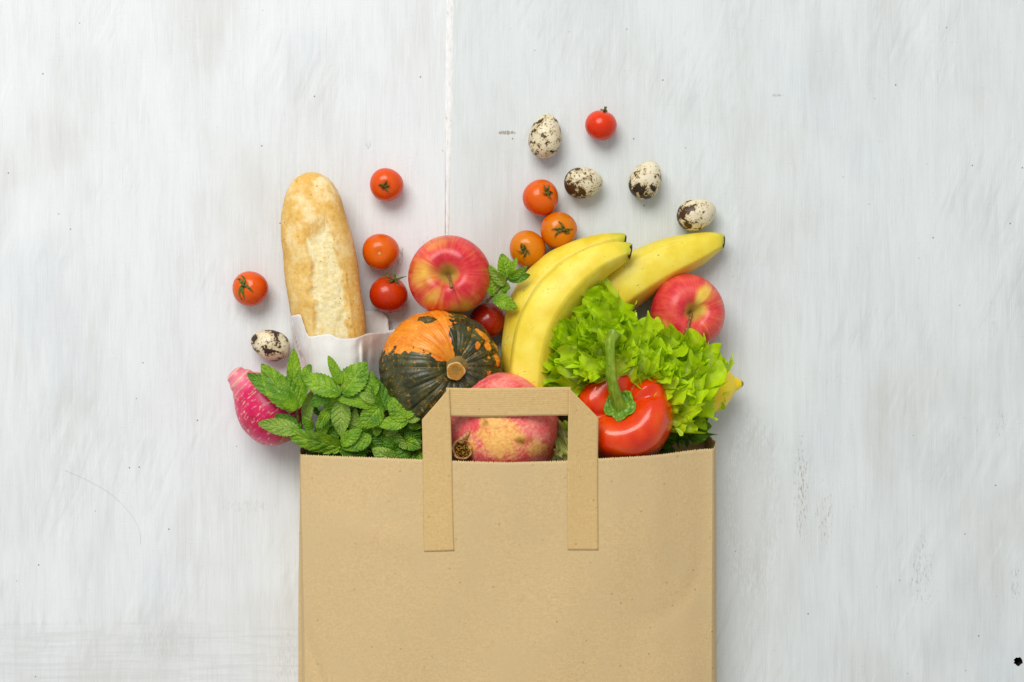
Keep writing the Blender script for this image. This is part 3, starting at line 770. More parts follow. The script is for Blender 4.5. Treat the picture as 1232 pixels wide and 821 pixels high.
# ------------------------------------------------------------------ pumpkin
def pumpkin():
    c0 = P(531, 449, 62)
    t = thing('pumpkin', (c0[0], c0[1], 0), 'small orange and dark green ribbed pumpkin above the bag handle', 'pumpkin')
    r, rz = 74.0, 60.0
    prof = []
    for i in range(141):
        a = math.pi*i/140
        rr = math.sin(a)**.92*r if 0 < i < 140 else 0.0
        z = -math.cos(a)*rz
        z -= rz*.20*math.exp(-(rr/(r*.30))**2)*np.sign(z)*(1 if z > 0 else .6)
        prof.append((rr, z))
    n = 300
    V, F, th, tt = revolve(prof, n)
    R = frame((.37, .16, .915), 0.0)
    rr = np.hypot(V[:, 0], V[:, 1])/r
    thw = th+.10*np.sin(3*th)                                      # uneven ribs
    rib = np.abs(np.sin(thw*9+.35*ns(V, 1/40, 2)))**.55
    fine = np.abs(np.sin(thw*27+1.2*ns(V, 1/25, 5)))
    d = (rib-.75)*2.6*ss(.05, .45, rr)*(1-.35*ss(.75, 1.0, rr))+(fine-.6)*.7*ss(.1, .5, rr)
    d += 1.5*ns(V, 1/28, 9)
    nn = V/np.linalg.norm(V, axis=1)[:, None]
    V2 = V+nn*d[:, None]
    W_ = V2@R.T+c0
    # colour sectors round the stem, in board directions
    stemtop = np.array([0, 0, rz*.8])@R.T+c0
    dd = W_-stemtop; an = np.degrees(np.arctan2(dd[:, 1], dd[:, 0])); dist = np.hypot(dd[:, 0], dd[:, 1])
    wob = 9*ns(W_, 1/14, 3)+8*ns(W_, 1/5, 8)
    # orange from straight up to left; green elsewhere
    hi = 98-.02*dist; lo = 152+16*ss(20, 80, dist)
    org = ss(-5, 5, an-hi+wob)*ss(-5, 5, lo-an+wob)
    blotch = ss(.30, .62, ns(W_, 1/13, 12)+.28*np.exp(-((an-22)/16)**2-((dist-45)/16)**2)*2+.22*np.exp(-((an-72)/9)**2-((dist-66)/12)**2))*ss(-25, 0, an)*ss(105, 80, an)
    org = np.maximum(org, .9*blotch)
    gsp = np.exp(-((W_[:, 0]-P(513, 385, 100)[0])/12)**2-((W_[:, 1]-P(513, 385, 100)[1])/4.5)**2)
    org = np.minimum(org, 1-ss(.35, .6, gsp+.25*ns(W_, 1/6, 4)))
    m = Mat('pumpkin_rind'); lc = m.attr('lc', True); o = m.attr('org_m'); ribv = m.attr('rib')
    n1 = m.noise(lc, 1/14, 4, .6); n2 = m.noise(lc, 1/3, 4, .6, seed=3); n3 = m.noise(lc, 1/6, 3, .6, 1, seed=5)
    oc = m.ramp(m.math('ADD', m.math('MULTIPLY', n1, .6), m.math('MULTIPLY', n2, .4)), (.3, S(214, 104, 14)), (.5, S(232, 138, 26)), (.7, S(240, 168, 62)))
    oc = m.mix(m.math('MULTIPLY', m.sstep(n3, .60, .70), .5), oc, S(240, 190, 120))
    gc = m.ramp(n1, (.3, S(32, 34, 14)), (.5, S(54, 56, 22)), (.72, S(88, 86, 42)))
    gc = m.mix(m.sstep(ribv, .35, .0, 0, .6), gc, S(88, 92, 58))
    gs = m.math('MULTIPLY', m.sstep(m.noise(lc, 1/4.2, 4, .65, .6, seed=7), .565, .66), m.sstep(n1, .40, .6, .2, 1))
    gc = m.mix(m.math('MULTIPLY', gs, .75), gc, S(196, 140, 44))
    mk_ = m.sstep(m.math('ADD', o, m.math('MULTIPLY', m.math('SUBTRACT', m.noise(lc, 1/1.9, 4, .7, seed=11), .5), 1.5)), .34, .68)
    col = m.mix(mk_, gc, oc)
    mat = m.bsdf(col, m.sstep(n2, .3, .7, .30, .46), m.bump(m.math('ADD', m.math('MULTIPLY', n2, .5), n3), .30, 1.0), spec=.5)
    mk('rind', W_, F, mat, t, attrs={'lc': V, 'org_m': org, 'rib': rib})
    # stem stub with a cut, corky face
    m = Mat('pumpkin_stem_cork'); lc = m.attr('lc', True); x, y, z = m.sep(lc)
    n = m.noise(lc, 1/3, 4, .6); rad = m.math('SQRT', m.math('ADD', m.math('MULTIPLY', x, x), m.math('MULTIPLY', y, y)))
    face = m.mix(n, S(150, 92, 24), S(206, 148, 52))
    face = m.mix(m.sstep(rad, 8.6, 10.2), face, S(214, 184, 132))
    side = m.mix(n, S(96, 84, 44), S(168, 140, 76))
    col = m.mix(m.sstep(z, 18.0, 19.0), side, face)
    ms_ = m.bsdf(col, .75, m.bump(n, .7, 1.6), spec=.2)
    sv, sf, sth, _ = revolve([(16, -2), (13.5, 2), (11.4, 7), (10.6, 13), (10.8, 17.5), (10.2, 19.2), (8.8, 19.4), (6, 18.6), (2.5, 18.4), (0.0, 18.3)], 40)
    s = 1+.05*np.cos(5*sth)+.03*np.cos(3*sth); sv[:, 0] *= s; sv[:, 1] *= s
    Rs = frame((.05, -.16, .98))
    mk('stem', sv@Rs.T+stemtop-np.array([0, 0, 3.0])+np.array([0, -1.5, 0]), sf, ms_, t, attrs={'lc': sv})
pumpkin()

# ------------------------------------------------------------------ pomegranate
def pomegranate():
    c0 = P(604, 516, 82)
    t = thing('pomegranate', (c0[0], c0[1], 0), 'mottled pink and yellow pomegranate behind the bag handle', 'pomegranate')
    ax = nrm((-.68, -.36, .62)); R = frame(ax)
    r = 67.0
    prof = []
    for i in range(81):
        a = math.pi*i/80
        rr = math.sin(a)*r if 0 < i < 80 else 0.0; z = -math.cos(a)*r*.94
        prof.append((rr, z))
    V, F, th, tt = revolve(prof, 120)
    nn = V/np.linalg.norm(V, axis=1)[:, None]
    V2 = V+nn*(1.6*np.cos(6*th)*np.sin(np.pi*tt)**2+1.4*ns(V, 1/48, 3))[:, None]
    W_ = V2@R.T; W_[:, 0] *= 1.015; W_ = W_+c0
    scar = np.zeros(len(V)); yel = np.zeros(len(V))
    def g(px, py, sx, sy, rot=0):
        q = Pv(np.array([px]), np.array([py]), np.array([136.0]))[0]
        dx, dy = W_[:, 0]-q[0], W_[:, 1]-q[1]; c_, s_ = math.cos(rot), math.sin(rot)
        return np.exp(-((dx*c_+dy*s_)/sx)**2-((-dx*s_+dy*c_)/sy)**2)*(W_[:, 2] > 40)
    w1, w2 = ns(W_, 1/9, 4), ns(W_, 1/4, 7)
    scar = np.maximum.reduce([1.25*g(626, 531, 13, 5, -.2), 1.0*g(637, 528, 6, 8, .3), 1.0*g(592, 509, 14, 12)*(w1*1.6+.55), .7*g(587, 544, 8, 7)])+.35*w1+.45*w2
    yel = np.maximum.reduce([1.0*g(602, 530, 32, 26), .95*g(594, 508, 18, 16), .6*g(640, 540, 30, 18), .75*g(566, 537, 11, 14)])+.30*w1+.12*w2
    m = Mat('pomegranate_rind'); lc = m.attr('lc', True); sa, ya = m.attr('scar'), m.attr('yel')
    n1 = m.noise(lc, 1/20, 4, .6); n2 = m.noise(lc, 1/3.4, 4, .65, seed=2); n3 = m.noise(lc, 1/1.5, 3, .6, seed=4)
    red = m.ramp(m.math('ADD', m.math('MULTIPLY', n1, .6), m.math('MULTIPLY', n2, .4)), (.32, S(212, 46, 48)), (.46, S(232, 88, 92)), (.58, S(240, 134, 122)), (.75, S(244, 184, 152)))
    yc = m.ramp(n2, (.3, S(230, 146, 72)), (.5, S(240, 178, 94)), (.7, S(245, 204, 120)))
    col = m.mix(m.sstep(m.math('ADD', ya, m.math('MULTIPLY', m.math('SUBTRACT', n2, .5), .9)), .30, .75), red, yc)
    col = m.mix(m.sstep(n3, .6, .72, 0, .30), col, S(238, 190, 150))
    col = m.mix(m.math('MULTIPLY', m.sstep(m.math('ADD', sa, m.math('MULTIPLY', m.math('SUBTRACT', n2, .5), 1.1)), .50, .95), .80), col, S(172, 118, 34))
    col = m.mix(m.math('MULTIPLY', m.sstep(m.math('ADD', sa, m.math('MULTIPLY', m.math('SUBTRACT', n2, .5), .5)), .95, 1.2), .8), col, S(112, 74, 22))
    mat = m.bsdf(col, m.sstep(n2, .3, .7, .36, .5), m.bump(m.math('ADD', n1, m.math('MULTIPLY', n2, .4)), .22, 1.5), spec=.45)
    mk('rind', W_, F, mat, t, attrs={'lc': V, 'scar': scar, 'yel': yel})
    # dried crown, opening towards the viewer
    m = Mat('dry_crown'); c = m.coord(); n = m.noise(c, 1/3, 4)
    M_CR = m.bsdf(m.mix(m.sstep(n, .3, .7), S(148, 92, 48), S(206, 160, 108)), .7, m.bump(n, .5, 1), spec=.2)
    tip = W_[np.argmax(V[:, 2])]
    p_c = P(556.5, 540.5, tip[2]+9)
    axc = nrm(np.array([-.20, -.12, 1.0]))
    base = tip-axc*4
    n_ = 40; VV = []
    rings = [(0, 15), (3, 12.2), (7, 11.0), (11, 11.0), (14, 11.8), (14.2, 10.6), (10, 9.6), (5, 9.0)]
    Rc = frame(axc)
    for k, (h, rr) in enumerate(rings):
        for j in range(n_):
            a = 2*math.pi*j/n_
            e = (0.9*math.sin(5*a)+.7*math.sin(8*a+1)) if k in (3, 4, 5) else 0
            q = np.array([rr*math.cos(a), rr*math.sin(a), h+e])
            cen = base*(1-min(h/11, 1))+(p_c-axc*12)*min(h/11, 1)-axc*h*min(h/11, 1)*0
            w = min(h/11, 1); cc = base*(1-w)+(p_c-axc*11)*w
            VV.append(cc+Rc@q)
    crown = mk('crown', VV, gridf(len(rings), n_, True), M_CR, t, flip=False)
    # one pointed sepal left on the rim
    top = p_c-axc*11
    hp_ = [top+Rc@np.array([-2, 9, 10]), top+Rc@np.array([3, 14, 13]), top+Rc@np.array([8, 19, 13]), top+Rc@np.array([9.5, 24, 12])]
    sp_ = spline(hp_, 12); sv, sf = tube(sp_, np.linspace(4.4, .6, 12), 10)
    mk('sepal', sv, sf, M_CR, crown)
    m = Mat('dry_stamens'); c = m.coord(); n = m.noise(c, 1/1.6, 3)
    M_ST = m.bsdf(m.mix(m.sstep(n, .4, .62), S(58, 36, 14), S(196, 150, 62)), .85, m.bump(n, .8, 1.5), spec=.1)
    parts = []
    rnd = random.Random(4)
    for k in range(110):
        rr, a = 9.0*math.sqrt(rnd.random()), rnd.random()*6.28
        q0 = np.array([rr*math.cos(a), rr*math.sin(a), 4.0]); dl = np.array([rnd.uniform(-2.2, 2.2), rnd.uniform(-2.2, 2.2), rnd.uniform(6, 8.5)])
        pts = [top+Rc@(q0+dl*s+np.array([0, 0, -1.6*s*s])) for s in (0, .5, 1)]
        parts.append(tube(pts, [.5, .5, .95], 5))
    dv, df, _, _ = revolve([(9.8, 5.5), (5, 6.8), (0.0, 7.2)], 24); parts.append((dv@Rc.T+top, df))
    V3, F3 = joinm(parts); mk('stamens', V3, F3, M_ST, crown)
pomegranate()

# ------------------------------------------------------------------ red bell pepper
def pepper():
    c0 = P(755, 506, 69)
    t = thing('bell_pepper', (c0[0], c0[1], 0), 'glossy red bell pepper with a long green stem at the right of the handle', 'pepper')
    ax = nrm((-.24, .40, .88)); R = frame(ax)
    # creases between the lobes as direction angles round the axis
    xax, yax = R[:, 0], R[:, 1]
    def loc_ang(deg):
        d = np.array([math.cos(math.radians(deg)), math.sin(math.radians(deg)), 0]); return math.atan2(d@yax, d@xax)
    creases = [loc_ang(64), loc_ang(14), loc_ang(-160)]
    deep = [1.0, .45, 1.0]
    pts = spline([(.02, -.95), (.25, -.98), (.50, -.86), (.74, -.55), (.90, -.1), (.99, .25), (1.0, .55), (.90, .82), (.68, .95), (.46, .92), (.30, .82), (.16, .75), (.03, .74)], 110)
    r, rz = 56.5, 57.0
    prof = [(0.0, -.95*rz)]+[(max(a, .01)*r, b*rz) for a, b in pts]+[(0.0, .74*rz)]
    V, F, th, tt = revolve(prof, 180)
    rr = np.hypot(V[:, 0], V[:, 1])/r; zz = V[:, 2]/rz
    cut = np.zeros(len(V)); wide = np.zeros(len(V))
    for a, k in zip(creases, deep):
        da = (th-a+math.pi) % (2*math.pi)-math.pi
        cut = np.maximum(cut, k*np.exp(-(da/.15)**2)); wide = np.maximum(wide, k*np.exp(-(da/.42)**2))
    top = ss(.0, .8, zz)
    s = 1-(.07*cut+.09*wide)*(.35+.65*top)*ss(.1, .5, rr)
    V2 = V.copy(); V2[:, 0] *= s; V2[:, 1] *= s
    V2[:, 2] -= (6.5*cut+8.0*wide)*top*ss(.15, .45, rr)*ss(1.05, .75, rr)
    V2 += (V/np.linalg.norm(V, axis=1)[:, None])*(1.6*ns(V, 1/34, 6))[:, None]
    W_ = V2@R.T+c0
    m = Mat('pepper_skin'); lc = m.attr('lc', True); cr = m.attr('crease')
    n1 = m.noise(lc, 1/26, 3, .5); n2 = m.noise(lc, 1/5, 3, .5, seed=2)
    col = m.ramp(n1, (.3, S(206, 40, 1)), (.5, S(222, 58, 2)), (.75, S(230, 84, 4)))
    col = m.mix(m.math('MULTIPLY', m.sstep(cr, .75, 1.0), .35), col, S(236, 120, 40))
    mat = m.bsdf(col, m.sstep(n2, .3, .7, .20, .28), m.bump(m.math('ADD', n1, m.math('MULTIPLY', n2, .1)), .25, 2.5), spec=.45, coat=.15, coat_rough=.08, sss=.10, sss_r=(1, .2, .06))
    mk('flesh', W_, F, mat, t, attrs={'lc': V, 'crease': cut})
    m = Mat('pepper_green'); c = m.coord(); n1 = m.noise(c, 1/9, 3, .5); n2 = m.noise(m.vmul(c, (1/2, 1/18, 1/4)), 1, 3, .5, seed=2)
    col = m.ramp(m.math('ADD', m.math('MULTIPLY', n1, .5), m.math('MULTIPLY', n2, .5)), (.3, S(84, 116, 12)), (.5, S(118, 150, 24)), (.7, S(156, 176, 54)))
    M_PG = m.bsdf(col, .38, m.bump(n2, .25, 1), spec=.45)
    m = Mat('pepper_calyx'); c = m.coord(); vr = m.vor(c, 1/4.6); n1 = m.noise(c, 1/8, 3)
    col = m.mix(m.sstep(vr, .15, .6), S(128, 168, 22), S(82, 128, 8)); col = m.mix(m.sstep(n1, .4, .65, 0, .5), col, S(120, 158, 50))
    M_PC = m.bsdf(col, .4, m.bump(m.math('MULTIPLY', vr, -1.0), .8, 2.5), spec=.45)
    n_ = 72; rings = [(2, 5.0), (6, 4.4), (9.5, 3.2), (12.5, 3.2), (15, 4.4), (15.8, 4.0), (15, 2.0)]; VV = []
    cb = c0+R@np.array([0, 0, .74*rz-.5])
    for k, (rd, h) in enumerate(rings):
        for j in range(n_):
            a = 2*math.pi*j/n_; e = 1+.24*abs(math.cos(2.5*a+.6))*(k > 2)+.03*math.sin(7*a)*(k > 1)
            hill = 0.0 if k > 4 else .8*math.sin(9*a+k*2)*(k in (2, 3))
            VV.append(cb+R@np.array([rd*e*math.cos(a), rd*e*math.sin(a), h+hill+3.0*ss(7, 16, rd)]))
    cal = mk('calyx', VV, gridf(len(rings), n_, True), M_PC, t, flip=True)
    q0 = cb+R@np.array([0, 0, -4.0])
    tipz = q0[2]+26
    sp_ = spline([q0, q0*.5+.5*P(738.5, 474, q0[2]+12)+np.array([0, 0, 1]), P(736.5, 458, tipz-6), P(734.5, 432, tipz), P(734.5, 414, tipz), P(737.5, 405.5, tipz-1), P(739.5, 401.5, tipz-3)], 44)
    rads = np.interp(np.linspace(0, 1, 44), [0, .06, .16, .3, .55, .75, .88, .95, 1.0], [14.0, 10.5, 7.8, 6.5, 5.8, 6.2, 7.8, 8.8, 7.6])
    sv, sf = tube(sp_, rads, 24)
    a_ = np.tile(np.arange(24), 44)*2*math.pi/24
    cen = np.repeat(sp_, 24, axis=0); sv = cen+(sv-cen)*(1+.06*np.cos(5*a_))[:, None]
    mk('stem', sv, sf, M_PG, t)
pepper()

# ------------------------------------------------------------------ lemon
m = Mat('lemon_peel'); lc = m.attr('lc', True); n1 = m.noise(lc, 1/20, 3); pores = m.vor(lc, 1/2.4); _, _, zz = m.sep(lc)
col = m.ramp(n1, (.3, S(244, 206, 8)), (.6, S(250, 222, 20)), (.8, S(250, 228, 50)))
col = m.mix(m.sstep(zz, 43.5, 47.5), col, S(120, 96, 30))
M_LEM = m.bsdf(col, .40, m.bump(pores, .35, 1.0), spec=.45, sss=.08, sss_r=(1, .8, .1))
c0 = P(845.5, 465, 36)
prof = [(0.0, -46)]+[tuple(q) for q in spline([(3, -45.5), (8, -42), (18, -36), (28, -24), (33, -6), (32, 10), (26, 24), (16, 33), (9.5, 37.5), (6.5, 42), (3.5, 46.5), (1.2, 48)], 60)]+[(0.0, 48.2)]
V, F, th, tt = revolve(prof, 72)
V[:, 0] *= 1+.02*np.cos(3*th); R = frame((.995, .07, .05))
o = mk('lemon', V@R.T+c0, F, M_LEM, origin=(c0[0], c0[1], 0), attrs={'lc': V})
tag(o, 'yellow lemon with a pointed tip peeking out behind the lettuce', 'lemon')

# ------------------------------------------------------------------ pink radish
m = Mat('radish_skin'); lc = m.attr('lc', True); x, y, z = m.sep(lc)
ang = m.math('MULTIPLY', m.math('ARCTAN2', y, x), 22.0)
cv = m.new('ShaderNodeCombineXYZ'); m.put(cv.inputs[0], ang); m.put(cv.inputs[1], z)
n1 = m.noise(lc, 1/16, 4, .6); sc1 = m.noise(m.vmul(cv.outputs[0], (1/9, 1/2.2, 1)), 1, 4, .65, .6, seed=2); n3 = m.noise(lc, 1/7, 3, .6, seed=5)
col = m.ramp(n1, (.3, S(172, 8, 58)), (.5, S(212, 14, 88)), (.72, S(224, 44, 116)))
msk = m.math('MULTIPLY', m.sstep(m.math('ADD', m.math('MULTIPLY', sc1, .6), m.math('MULTIPLY', n3, .4)), .525, .60), .85)
col = m.mix(msk, col, S(226, 176, 146))
neck = m.sstep(m.math('ADD', z, m.math('MULTIPLY', m.math('SUBTRACT', n3, .5), 16)), 32, 10)
col = m.mix(m.math('MULTIPLY', neck, .8), col, S(232, 134, 150))
col = m.mix(m.math('MULTIPLY', m.sstep(m.math('SINE', m.math('MULTIPLY', z, .62)), .72, 1.0), m.math('MULTIPLY', neck, .7)), col, S(222, 196, 150))
col = m.mix(m.math('MULTIPLY', m.sstep(z, 92, 106), m.sstep(n3, .35, .55)), col, S(150, 120, 84))
M_RAD = m.bsdf(col, .36, m.bump(m.math('ADD', n3, m.math('MULTIPLY', sc1, .6)), .3, 1.2), spec=.45, coat=.1)
prof = [(0.0, -.5)]+[tuple(q) for q in spline([(5, 0), (9, 2), (12.5, 8), (16, 15), (21, 23), (28, 33), (34.5, 44), (38.8, 57), (39.8, 70), (36.5, 84), (28, 96), (16, 103), (5, 107)], 80)]+[(0.0, 107.5)]
V, F, th, tt = revolve(prof, 96)
d = 1.4*ns(V, 1/22, 3)+.6*np.sin(V[:, 2]*.62)*ss(40, 8, V[:, 2])
nr_ = V*np.array([1, 1, 0]); nr_ /= (np.linalg.norm(nr_, axis=1)[:, None]+1e-6); V2 = V+nr_*d[:, None]
R = frame((.71, -.70, -.03), 0.4, ref=(0, 0, 1)); st = P(279.5, 447.5, 42)
o = mk('radish', V2@R.T+st, F, M_RAD, origin=P(325, 495, 0), attrs={'lc': V})
tag(o, 'bright pink round radish with a pale tapered neck, left of the bag', 'radish')

# ------------------------------------------------------------------ frilly leaves (lettuce, cabbage)
def leafmat(name, stops, trans, tw=.3, rough=.38, pale=None):
    m = Mat(name); lc = m.attr('lc', True); a, r, _ = m.sep(lc); c = m.coord()
    n1 = m.noise(c, 1/26, 3, .5); n2 = m.noise(c, 1/4, 3, .6, seed=3)
    f = m.math('ADD', m.math('MULTIPLY', r, .55), m.math('ADD', m.math('MULTIPLY', n1, .45), m.math('MULTIPLY', n2, .12)))
    col = m.ramp(f, *stops)
    if pale is not None:
        col = m.mix(m.math('MULTIPLY', m.sstep(m.math('ABSOLUTE', a), .10, .02), m.sstep(r, 1.0, .35)), col, pale)
    vn = m.math('ABSOLUTE', m.math('SINE', m.math('ADD', m.math('MULTIPLY', a, 26.0), m.math('MULTIPLY', n1, 5.0))))
    col = m.mix(m.sstep(vn, .18, .0, 0, .30), col, pale if pale is not None else S(220, 226, 150))
    h = m.math('ADD', m.math('MULTIPLY', n2, .7), m.math('MULTIPLY', m.sstep(vn, .3, 0), .5))
    return m.bsdf(col, rough, m.bump(h, .45, 1.6), spec=.5, trans=trans, trans_w=tw)
M_LET = leafmat('lettuce_leaf', [(.30, S(230, 240, 124)), (.50, S(208, 230, 52)), (.74, S(190, 222, 22)), (1.0, S(168, 209, 14))], S(215, 240, 20), .20, .30, S(228, 236, 140))
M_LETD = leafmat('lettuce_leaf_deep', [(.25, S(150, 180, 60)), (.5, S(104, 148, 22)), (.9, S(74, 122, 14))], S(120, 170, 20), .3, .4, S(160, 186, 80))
M_CAB = leafmat('cabbage_leaf', [(.3, S(236, 234, 204)), (.6, S(226, 226, 160)), (.9, S(200, 210, 110))], S(226, 226, 150), .3, .45, S(244, 242, 224))
def fan(base, tip, spread, seed, waves=7, amp=9.0, teeth=1.0, cup=10.0, mat=M_LET, parent=None, name='leaf', na=230, nr=30, nz=0.55, crinkle=.9):
    """a ruffled leaf blade opening like a fan from base to tip; nz leans the blade up to the viewer"""
    base, tip = np.asarray(base, float), np.asarray(tip, float)
    L = np.linalg.norm(tip-base); T = (tip-base)/L; rq = random.Random(seed+900)
    up = np.array([0, 0, 1.0]); N = nrm(up-T*(up@T)); N = nrm(N*nz+np.array([rq.uniform(-.6, .6), rq.uniform(-.1, .6), .3])*(1-nz)*1.6); N = nrm(N-T*(N@T)); Sd = np.cross(T, N)
    rnd = random.Random(seed); p1, p2, p3, p4 = [rnd.uniform(0, 6.28) for _ in range(4)]
    V, lc = [], []
    for i in range(nr):
        r = .06+.94*(i/(nr-1))**.8
        for j in range(na):
            q = j/(na-1)*2-1
            a = q*spread
            lob = 1-.30*abs(q)**2.2+.10*math.sin(3*q*2+p4)+.10*mnoise.noise(Vector((q*5, seed, 1)))
            tooth = .075*teeth*(mnoise.noise(Vector((q*spread*17, seed*3.1, 2)))+.8*abs(math.sin(q*spread*26+p1))*mnoise.noise(Vector((q*8, 4, seed))))
            e = r*r*r
            sx = q*spread*L/7.5+.6*mnoise.noise(Vector((q*7, seed, 3))); tri = 1-2*abs((sx % 1.0)-.5)
            R_ = L*r*(lob+tooth*e*2.2)+teeth*7.0*tri**1.6*r**5*(.6+.9*mnoise.noise(Vector((q*9, seed, 6))))
            wob = waves*a/spread*1.6
            f1 = math.sin(waves*q*3.0+p1+1.5*mnoise.noise(Vector((q*3, seed, 5))))
            f2 = math.sin(waves*q*7.3+p2+2*mnoise.noise(Vector((q*6, seed, 8)))+2.0*r)
            f3 = math.sin(waves*q*15+p3+3.0*r)
            fr = amp*e*(f1+.75*r*r*f2+.40*r**4*f3)
            # edges fold sideways and backwards too
            side = amp*.6*e*math.cos(waves*q*3.0+p1+.4)+amp*.40*e*r*math.cos(waves*q*7.3+p2)
            back = -amp*.35*e*(f1*.5+.5)-amp*.25*r**4*f2
            cr = crinkle*mnoise.noise(Vector((R_*math.cos(a)/7, R_*math.sin(a)/7, seed)))*1.5*(.3+r)
            h = cup*(r*r*.5-r*r*abs(q)**2*.8)
            p = base+T*(R_*math.cos(a)+back)+Sd*(R_*math.sin(a)+side)+N*(fr+h+cr)
            if p[2] < 1.5: p[2] = 1.5
            V.append(p); lc.append((q, r, 0))
    return mk(name, V, gridf(nr, na), mat, parent, attrs={'lc': np.array(lc)})
let = thing('lettuce', P(775, 500, 0), 'frilly bright green loose-leaf lettuce filling the right side of the bag', 'lettuce')
rl_ = random.Random(5)
def frill(x, y, z, L, ang, sp, k, deep=0, waves=2.6, amp=7.5, nz=.75):
    ang += rl_.uniform(-28, 28); sp *= 1.25; L *= rl_.uniform(.75, 1.0)
    a = math.radians(ang); bx, by = x-L*math.cos(a), y+L*math.sin(a)
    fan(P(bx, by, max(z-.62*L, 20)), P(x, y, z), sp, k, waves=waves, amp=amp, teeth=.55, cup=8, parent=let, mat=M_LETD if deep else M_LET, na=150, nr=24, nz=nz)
rim = [(648, 461, 88, 170), (664, 444, 94, 170), (659, 424, 102, 175), (660, 409, 104, 165), (674, 396, 102, 150), (684, 379, 98, 140), (700, 364, 96, 128), (716, 360, 98, 108), (735, 362, 98, 95), (752, 372, 96, 80),
       (768, 380, 94, 75), (782, 395, 92, 70), (798, 398, 92, 80), (812, 406, 92, 70), (828, 408, 92, 70), (842, 416, 92, 65), (855, 421, 88, 58), (857, 438, 82, 30), (852, 456, 78, 14), (854, 480, 72, -5), (860, 496, 60, -22)]
for k, (x, y, z, an) in enumerate(rim): frill(x, y, z, rl_.uniform(62, 80), an+rl_.uniform(-8, 8), rl_.uniform(.45, .6), 11+k)
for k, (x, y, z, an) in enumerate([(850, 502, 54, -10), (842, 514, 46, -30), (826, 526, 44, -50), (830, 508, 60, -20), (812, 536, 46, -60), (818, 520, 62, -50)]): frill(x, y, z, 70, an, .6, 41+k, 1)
m1 = [(676, 440, 108, 165), (680, 420, 112, 155), (696, 402, 112, 140), (706, 385, 110, 125), (724, 378, 110, 105), (744, 386, 110, 90), (762, 398, 108, 80), (784, 412, 106, 75), (806, 420, 104, 75), (826, 428, 102, 65), (848, 434, 98, 50), (846, 456, 92, 25), (842, 480, 84, -5), (666, 456, 100, 175)]
for k, (x, y, z, an) in enumerate(m1): frill(x, y, z, rl_.uniform(54, 68), an+rl_.uniform(-12, 12), rl_.uniform(.55, .75), 61+k)
m2 = [(690, 446, 104, 165), (700, 426, 116, 150), (714, 410, 120, 130), (732, 400, 120, 105), (752, 410, 118, 90), (774, 424, 116, 80), (798, 436, 112, 75), (820, 446, 110, 60), (834, 462, 102, 30), (828, 484, 92, 0)]
for k, (x, y, z, an) in enumerate(m2): frill(x, y, z, rl_.uniform(48, 60), an+rl_.uniform(-14, 14), rl_.uniform(.6, .8), 81+k, nz=.65)
m3 = [(710, 440, 110, 150), (724, 426, 122, 130), (742, 420, 120, 105), (764, 430, 114, 85), (788, 442, 108, 75), (812, 460, 104, 55), (690, 462, 92, 168)]
for k, (x, y, z, an) in enumerate(m3): frill(x, y, z, rl_.uniform(44, 54), an+rl_.uniform(-14, 14), rl_.uniform(.7, .9), 101+k, nz=.6)
# one broad smoother leaf beside the pepper
fan(P(784, 520, 56), P(838, 474, 100), .62, 171, waves=2.2, amp=5, teeth=.9, cup=14, parent=let, nz=.8, crinkle=1.2)

cab = thing('cabbage', P(690, 560, 0), 'pale crinkled cabbage just visible between pomegranate and right strap', 'cabbage')
for k, (bx, by, bz, x, y, z, sp) in enumerate([(700, 600, 60, 676, 512, 96, .35), (698, 600, 68, 682, 520, 104, .32), (702, 600, 50, 690, 508, 84, .35), (698, 602, 76, 680, 532, 108, .28)]):
    fan(P(bx, by, bz), P(x, y, z), sp, 131+k, waves=4, amp=5, teeth=.3, cup=6, mat=M_CAB, parent=cab, na=120, nr=30, crinkle=3.0)
fan(P(700, 560, 60), P(690, 503, 100), .35, 161, waves=5, amp=6, parent=let, na=120)

# ------------------------------------------------------------------ mint
def mint_mat(name, a, b, vein, tr):
    m = Mat(name); lc = m.attr('lc', True); s, t_, _ = m.sep(lc); c = m.coord()
    n1 = m.noise(c, 1/14, 3, .5); n2 = m.noise(c, 1/2.2, 3, .6, seed=3); n4 = m.noise(c, 1/5, 2, .5, seed=6)
    col = m.mix(m.sstep(n1, .3, .7), a, b)
    sa = m.math('ABSOLUTE', s)
    ph = m.math('SUBTRACT', m.math('MULTIPLY', t_, 6.0), m.math('MULTIPLY', sa, 1.7))
    ph = m.math('ADD', ph, m.math('MULTIPLY', m.math('SUBTRACT', n4, .5), .9))
    w = m.math('ABSOLUTE', m.math('SINE', m.math('MULTIPLY', ph, math.pi)))
    cell = m.vor(c, 1/3.4, 'DISTANCE_TO_EDGE')
    v = m.math('MAXIMUM', m.sstep(w, .22, .0, 0, .7), m.sstep(sa, .09, .03))
    col = m.mix(m.math('MULTIPLY', v, .40), col, vein)
    h = m.math('ADD', m.math('MULTIPLY', m.sstep(w, 0, .7), m.sstep(sa, 0, .12)), m.math('MULTIPLY', n2, .4))
    h = m.math('ADD', h, m.math('MULTIPLY', m.sstep(cell, 0, .25), .5))
    return m.bsdf(col, .38, m.bump(h, .62, 1.3), spec=.5, trans=tr, trans_w=.16)
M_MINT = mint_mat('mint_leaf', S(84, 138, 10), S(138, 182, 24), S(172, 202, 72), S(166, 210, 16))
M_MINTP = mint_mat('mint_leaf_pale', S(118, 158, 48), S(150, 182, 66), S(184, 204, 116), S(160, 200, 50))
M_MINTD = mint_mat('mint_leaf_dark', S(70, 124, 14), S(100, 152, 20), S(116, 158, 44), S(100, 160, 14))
m = Mat('mint_stem'); c = m.coord(); n = m.noise(c, 1/5, 3); M_MST = m.bsdf(m.mix(m.sstep(n, .4, .65), S(92, 58, 42), S(104, 122, 44)), .5, m.bump(n, .3, .6), spec=.35)
